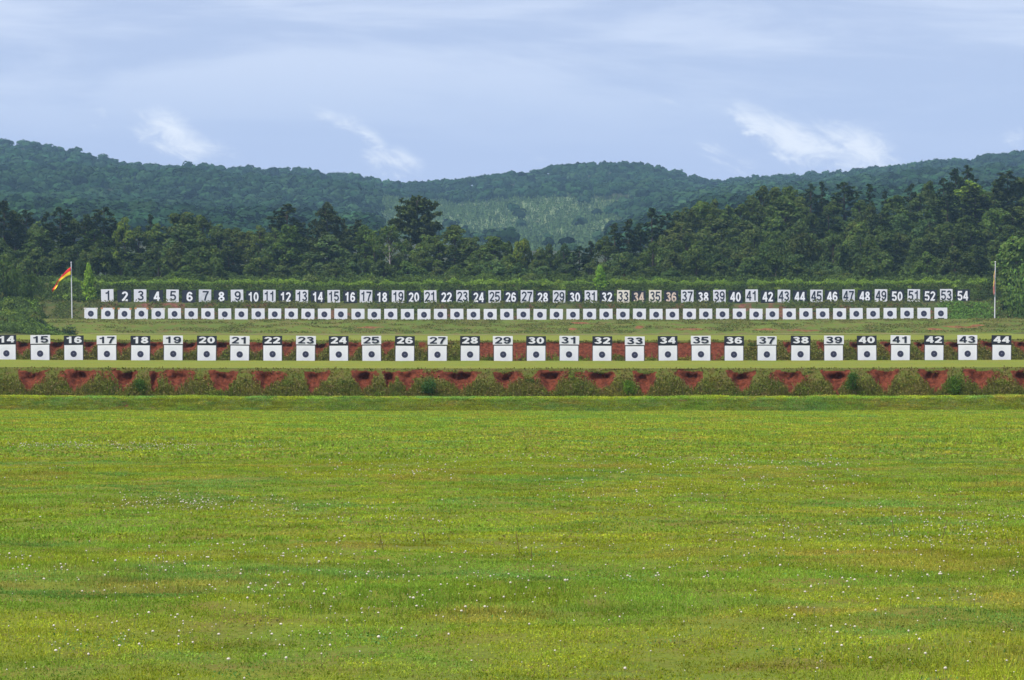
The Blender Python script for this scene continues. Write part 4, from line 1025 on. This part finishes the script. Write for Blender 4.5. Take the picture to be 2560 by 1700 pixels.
# ------------------------------------------------------------------ far number boards 1..54
D7 = 565.0; K7 = D7 / F
SB = 31.2 * K7
fwb = {'w': M_WHITEB, 'g': M_GREYB, 'c': M_CREAMB, 'k': M_BLACKB}
board_me = {k: bevel_box_mesh('panel', (-SB / 2, SB / 2, -.05, 0, 0, SB), [m]) for k, m in fwb.items()}
kboard_me = bevel_box_mesh('panel', (-SB / 2 - .12, SB / 2 + .12, -.05, 0, 0, SB), [M_BLACKB])
post_me = make_mesh('posts', *join_boxes([box(-SB / 2 + .2, -SB / 2 + .32, .002, .12, -.9, SB - .1), box(SB / 2 - .32, SB / 2 - .2, .002, .12, -.9, SB - .1)]), [M_POST])
M_PINKD = plain('digit_faded', (.66, .52, .42), .7, .25, 2.5)
M_WD = plain('digit_white', (.80, .80, .83), .6, .05, 2.0)
for n_ in range(1, 55):
    px = num_px[n_]; u = (px - 1280) / 1180.0
    white = n_ % 2 == 1
    by = 756.8 - 4.0 * u * u + (0 if white else 1.6) + rs.uniform(-.4, .4)
    if n_ == 41: by -= 1.2
    key = 'k' if not white else ('g' if n_ in (7, 47) else 'c' if n_ in (33, 35) else 'w')
    state = {'k': 'black', 'g': 'greyish white', 'c': 'cream', 'w': 'white'}[key]
    root = empty('number_board', (PX(px, D7), D7, PZ(by, D7)))
    root.rotation_euler = (0, math.radians(rs.uniform(-1.2, 1.2)), math.radians(rs.uniform(-2, 2)))
    dc = ('white' if n_ not in (34, 36) else 'faded pinkish') if not white else 'black'
    tag(root, 'square %s board with %s number %d on the slope' % (state, dc, n_), 'number board', 'number boards along the slope')
    link('posts', post_me, root)
    pn = link('panel', kboard_me if not white else board_me[key], root)
    one = len(str(n_)) == 1
    wdt = 26.2 * K7; hgt = (24.0 if not white else 24.0) * K7
    if one: wdt *= 1.25
    dm = M_NAVY if white else (M_PINKD if n_ in (34, 36) else M_WD)
    dz = SB * .5 - (0 if white else .02) 
    link('number', number_mesh(str(n_), wdt, hgt, .155 if white else .185, dm, -.05), pn, ((.1 if one else 0), 0, dz))

# ------------------------------------------------------------------ flagpoles and flags
def pole(name, bx, by, tx, ty, d, label):
    b = Vector((PX(bx, d), d, PZ(by, d) - .5)); t = Vector((PX(tx, d), d, PZ(ty, d)))
    r = empty(name, b); tag(r, label, 'flagpole', 'flagpoles at both ends of the far row')
    v = np.array(t - b)
    link('pole', make_mesh('pole', *(lambda q: (q[0], [q[1]]))(tube([(0, 0, 0), v * .5, v], [.10, .088, .07], 12)), [M_POLE], smooth=True), r)
    a = np.arange(8) / 8 * 2 * np.pi
    V = np.concatenate([np.stack([np.cos(a) * k, np.sin(a) * k, np.full(8, z)], -1) for k, z in ((.02, -.12), (.1, -.06), (.12, 0), (.1, .07), (.02, .12))]) + v
    Q = np.array([(i * 8 + k, i * 8 + (k + 1) % 8, i * 8 + 8 + (k + 1) % 8, i * 8 + 8 + k) for i in range(4) for k in range(8)])
    link('finial', make_mesh('finial', V, Q, [M_POLE], smooth=True), r)
    return r
pole('flagpole', 180.2, 797, 177.6, 656, 547, 'white flagpole left of the far targets, flying the streaming flag')
pole('flagpole', 2487.0, 798, 2488.8, 655, 547, 'white flagpole right of the far targets, its flag hanging limp')

def flag(name, top, bot, d, thick, label, split, depth, swapf=None, mats=None):
    n = len(top); rows = 8; V = []; fm = []; Q = []
    for i in range(n):
        for j in range(rows + 1):
            f = j / rows; px = top[i][0] * (1 - f) + bot[i][0] * f; py = top[i][1] * (1 - f) + bot[i][1] * f
            dd = d + depth * math.sin(i * .9 + f * 2.0) * (i / n + .1) - .12
            V.append((PX(px, d), dd, PZ(py, d)))
    for i in range(n - 1):
        for j in range(rows):
            a = i * (rows + 1) + j; Q.append((a, a + rows + 1, a + rows + 2, a + 1))
            fm.append(0 if (j < rows * split(i / (n - 1))) != (swapf(i / (n - 1)) if swapf else False) else 1)
    o = link(name, make_mesh(name, np.array(V), np.array(Q), mats or [M_RED, M_YEL], smooth=True, fmat=fm))
    md = o.modifiers.new('thickness', 'SOLIDIFY'); md.thickness = thick
    return tag(o, label, 'flag', 'range flags')
def densify(p, n=22):
    p = np.array(p, float); t = np.linspace(0, len(p) - 1, n); return [(np.interp(v, range(len(p)), p[:, 0]), np.interp(v, range(len(p)), p[:, 1])) for v in t]
flag('flag', densify([(176.8, 667.5), (170, 672), (163, 679.5), (156, 687), (149, 696), (143, 704), (137, 715), (132.5, 722), (129.5, 729)]),
     densify([(177.2, 687), (171, 689), (163, 693), (156, 698), (150, 703.5), (145.5, 710), (142, 718), (137, 727), (132, 732)]), 546.9, .03,
     'red and yellow flag streaming to the left from the left flagpole', lambda t: .45 - .2 * t if t < .62 else .5, .25)
flag('flag', densify([(2487.8, 676), (2486.6, 690), (2487.0, 705), (2486.8, 722), (2486.4, 738)]), densify([(2486.5, 676), (2483.6, 690), (2484.6, 700), (2482.4, 718), (2484.4, 738)]), 546.9, .08,
     'yellow and red flag hanging limp against the right flagpole', lambda t: .45 if t < .7 else 1.0, .12, mats=[plain('flag_red_faded', (.46, .17, .14), .8, .2, 2.0), plain('flag_yellow_faded', (.60, .46, .12), .8, .15, 2.0)])

# ------------------------------------------------------------------ hills with forest
SKYL = np.array([(-700, 372), (-300, 340), (0, 352), (76, 356), (119, 365), (195, 374), (249, 391), (293, 402), (358, 412), (434, 419), (466, 413), (564, 422), (650, 430), (748, 435), (835, 446), (922, 457), (976, 468), (1062, 470), (1084, 465), (1149, 458), (1247, 444), (1344, 437), (1372, 420), (1442, 414), (1540, 407), (1626, 416), (1691, 432), (1756, 446), (1789, 455), (1843, 447), (1908, 442), (2006, 437), (2114, 428), (2233, 419), (2331, 409), (2385, 408), (2428, 414), (2452, 400), (2560, 393), (2900, 380), (3300, 400)], float)
def skyl(px): return np.interp(px, SKYL[:, 0], SKYL[:, 1] + 15)
LOWL = np.array([(-700, 560), (0, 560), (600, 590), (900, 600), (1300, 640), (1500, 640), (1800, 560), (2560, 520), (3300, 520)], float)
def hill_z(x, y):
    px = x / y * F + 1280
    top = (HZ - skyl(px)) / F; low = (HZ - np.interp(px, LOWL[:, 0], LOWL[:, 1])) / F
    t = np.clip((y - 1700) / (3000 - 1700), 0, 1)
    e = low + (top - low) * (1 - (1 - t) ** 1.35)
    amp = np.sin(np.pi * t) ** .8
    e = e + ((vn(x / 210, y / 260, 801, 3) - .5) * .015) * amp
    z = e * y + CAMZ
    z = np.where(y > 3000, (top * 3000 + CAMZ) - (y - 3000) * .22, z)
    pre = 24 + (low * 1700 + CAMZ - 24) * sst(y, 820, 1700)
    return np.where(y < 1700, pre, z)
M_HILL = turf_mat('hill_ground', (0.040, 0.055, 0.022), (0.050, 0.065, 0.025), (0.07, 0.06, 0.03), None, 0.03)
patch('hills', np.linspace(-950, 950, 220), np.concatenate([np.linspace(815, 1700, 20)[:-1], np.linspace(1700, 3000, 90)[:-1], np.linspace(3000, 3700, 12)]), hill_z, M_HILL)

def crown_proto(seed, nl=14, per=13):
    rs = np.random.RandomState(seed); C = []; N = []
    for k in range(nl):
        d = nrm(rs.normal(size=(1, 3)))[0]; d[2] = abs(d[2]) * .8 - .1
        c = d * rs.uniform(.3, .72) * np.array([1, 1, .8]); m = per
        q = nrm(rs.normal(size=(m, 3))); q[:, 2] = np.where(q[:, 2] < -.3, -q[:, 2], q[:, 2])
        C.append(c + q * rs.uniform(.22, .42)); N.append(q + d * .5 + rs.normal(size=(m, 3)) * .12 + [0, 0, .1])
    return np.concatenate(C), np.concatenate(N), rs.uniform(.24, .42, nl * per)

def clearing(x, y):
    """young planted pines on the near middle hill"""
    px = x / y * F + 1280; py = HZ - (hill_z(x, y) - CAMZ) / y * F
    a = sst(px, 880, 960) * (1 - sst(px, 1500, 1640)) * sst(py + .05 * (px - 1180) * -1, 470, 505) * (1 - sst(y, 2350, 2500))
    return a

def forest():
    rs = np.random.RandomState(820)
    protos = [crown_proto(830 + k) for k in range(8)]
    n = 23000
    y = rs.uniform(1280, 3040, n) ; x = rs.uniform(-1, 1, n) * (.205 * y)
    cl = clearing(x, y)
    kp = rs.uniform(size=n) > cl * .985; x = x[kp]; y = y[kp]; n = len(x)
    z = hill_z(x, y); r = rs.uniform(3.0, 6.6, n) * (1 - .25 * sst(y, 2600, 3050)) ; 
    hgt = rs.uniform(.9, 1.5, n)
    pid = rs.randint(0, 8, n)
    tall = rs.uniform(size=n) < .07; hgt[tall] *= 1.5; r[tall] *= .8
    V = []; Fq = []; Cc = []; off = 0
    g = vn(x / 60, y / 90, 840, 3); g2 = rs.uniform(size=n)
    for k in range(8):
        C, N, R = protos[k]; ids = np.where(pid == k)[0]; m = len(ids); L = len(C)
        a = rs.uniform(0, 2 * np.pi, m); ca, sa = np.cos(a)[:, None], np.sin(a)[:, None]
        cx = C[None, :, 0] * ca - C[None, :, 1] * sa; cy = C[None, :, 0] * sa + C[None, :, 1] * ca
        P = np.stack([cx * r[ids, None] + x[ids, None], cy * r[ids, None] + y[ids, None], C[None, :, 2] * r[ids, None] * hgt[ids, None] + z[ids, None] + r[ids, None] * .9], -1).reshape(-1, 3)
        nx = N[None, :, 0] * ca - N[None, :, 1] * sa; ny = N[None, :, 0] * sa + N[None, :, 1] * ca
        NN = np.stack([nx, ny, np.repeat(N[None, :, 2], m, 0)], -1).reshape(-1, 3)
        S = (R[None] * r[ids, None] * 1.35).reshape(-1)
        v, f = leaf_quads(P, NN, S, rs, .8)
        base = np.array([0.027, 0.066, 0.026])[None] * (.30 + .95 * g[ids] + 1.0 * (g2[ids] - .5) ** 2 * 2.5 * np.sign(g2[ids] - .3))[:, None]
        base = base * np.stack([1 + .35 * (rs.uniform(size=m) - .4), np.ones(m), 1 + .2 * (rs.uniform(size=m) - .5)], -1)
        V.append(v); Fq.append(f + off); off += len(v); Cc.append(np.repeat(base, L * 4, 0))
    o = link('forest', make_mesh('forest', np.concatenate(V), np.concatenate(Fq), [M_FOREST], colors=np.concatenate(Cc)))
    tag(o, 'dense leafy forest covering the far hills behind the range', 'forest', None, 'stuff')
    # young pines
    n = 15000; y = rs.uniform(1720, 2500, n); x = rs.uniform(-.06, .06, n) * y
    kp = rs.uniform(size=n) < clearing(x, y) * .9; x = x[kp]; y = y[kp]; n = len(x)
    h = rs.uniform(2.5, 5.5, n); rr = h * rs.uniform(.22, .34, n); z = hill_z(x, y)
    L = 16; t = rs.uniform(0, 1, (n, L)); a = rs.uniform(0, 6.28, (n, L)); q = rr[:, None] * (1 - t) ** .8
    P = np.stack([x[:, None] + np.cos(a) * q, y[:, None] + np.sin(a) * q, z[:, None] + h[:, None] * (.1 + .9 * t)], -1).reshape(-1, 3)
    N = np.stack([np.cos(a), np.sin(a), np.full((n, L), .35)], -1).reshape(-1, 3)
    v, f = leaf_quads(P, N, np.repeat(rr * .75, L), rs, .9)
    c = np.repeat(np.array([[.075, .125, .042]]) * rs.uniform(.6, 1.3, (n, 1)), L * 4, 0)
    tag(link('young_pines', make_mesh('young_pines', v, f, [M_FOREST], colors=c)), 'young planted pines on the lighter clearing of the middle hill', 'forest', None, 'stuff')
forest()
# brush and bare soil of the replanted clearing, a sheet just above the hill ground
def clearing_sheet():
    ys = np.linspace(1705, 2480, 90); xs = np.linspace(-150, 150, 120); Xg, Yg = np.meshgrid(xs, ys); Zg = hill_z(Xg, Yg) + .5
    m, t, b = new_mat('clearing_brush')
    co = t.new('ShaderNodeTexCoord').outputs['Object']
    n1 = t.noise(co, .018, 5, .6); n2 = t.noise(co, .12, 5, .65)
    k = t.mix(t.ss(n2, .35, .65), (.090, .135, .042), (.115, .145, .050))
    k = t.mix(t.m('MULTIPLY', t.ss(n1, .58, .72), .35), k, (.20, .17, .09))
    t.l.new(k, b.inputs['Base Color'])
    V = np.stack([Xg, Yg, Zg], -1).reshape(-1, 3); nx, ny = len(xs), len(ys)
    i = (np.arange(ny - 1)[:, None] * nx + np.arange(nx - 1)[None, :]).ravel(); Q = np.stack([i, i + 1, i + 1 + nx, i + nx], -1)
    c = clearing(Xg.ravel()[i], Yg.ravel()[i]) > .35
    tag(link('clearing', make_mesh('clearing', V, Q[c], [m], smooth=True)), kind='structure')
clearing_sheet()

# ------------------------------------------------------------------ haze
def haze():
    v, f = box(-1100, 1100, -60, 3800, -5.0, 300)
    m = bpy.data.materials.new('haze_air'); m.use_nodes = True; t = NT(m.node_tree); t.n.clear()
    pv = t.new('ShaderNodeVolumePrincipled'); pv.inputs['Density'].default_value = 0.00010
    pv.inputs['Color'].default_value = (.42, .70, .96, 1); pv.inputs['Anisotropy'].default_value = 0.0
    o = t.new('ShaderNodeOutputMaterial'); t.l.new(pv.outputs[0], o.inputs['Volume'])
    h = link('haze', make_mesh('haze', v, [f], [m])); tag(h, 'thin bluish air over the range and hills', 'haze', None, 'stuff')
haze()
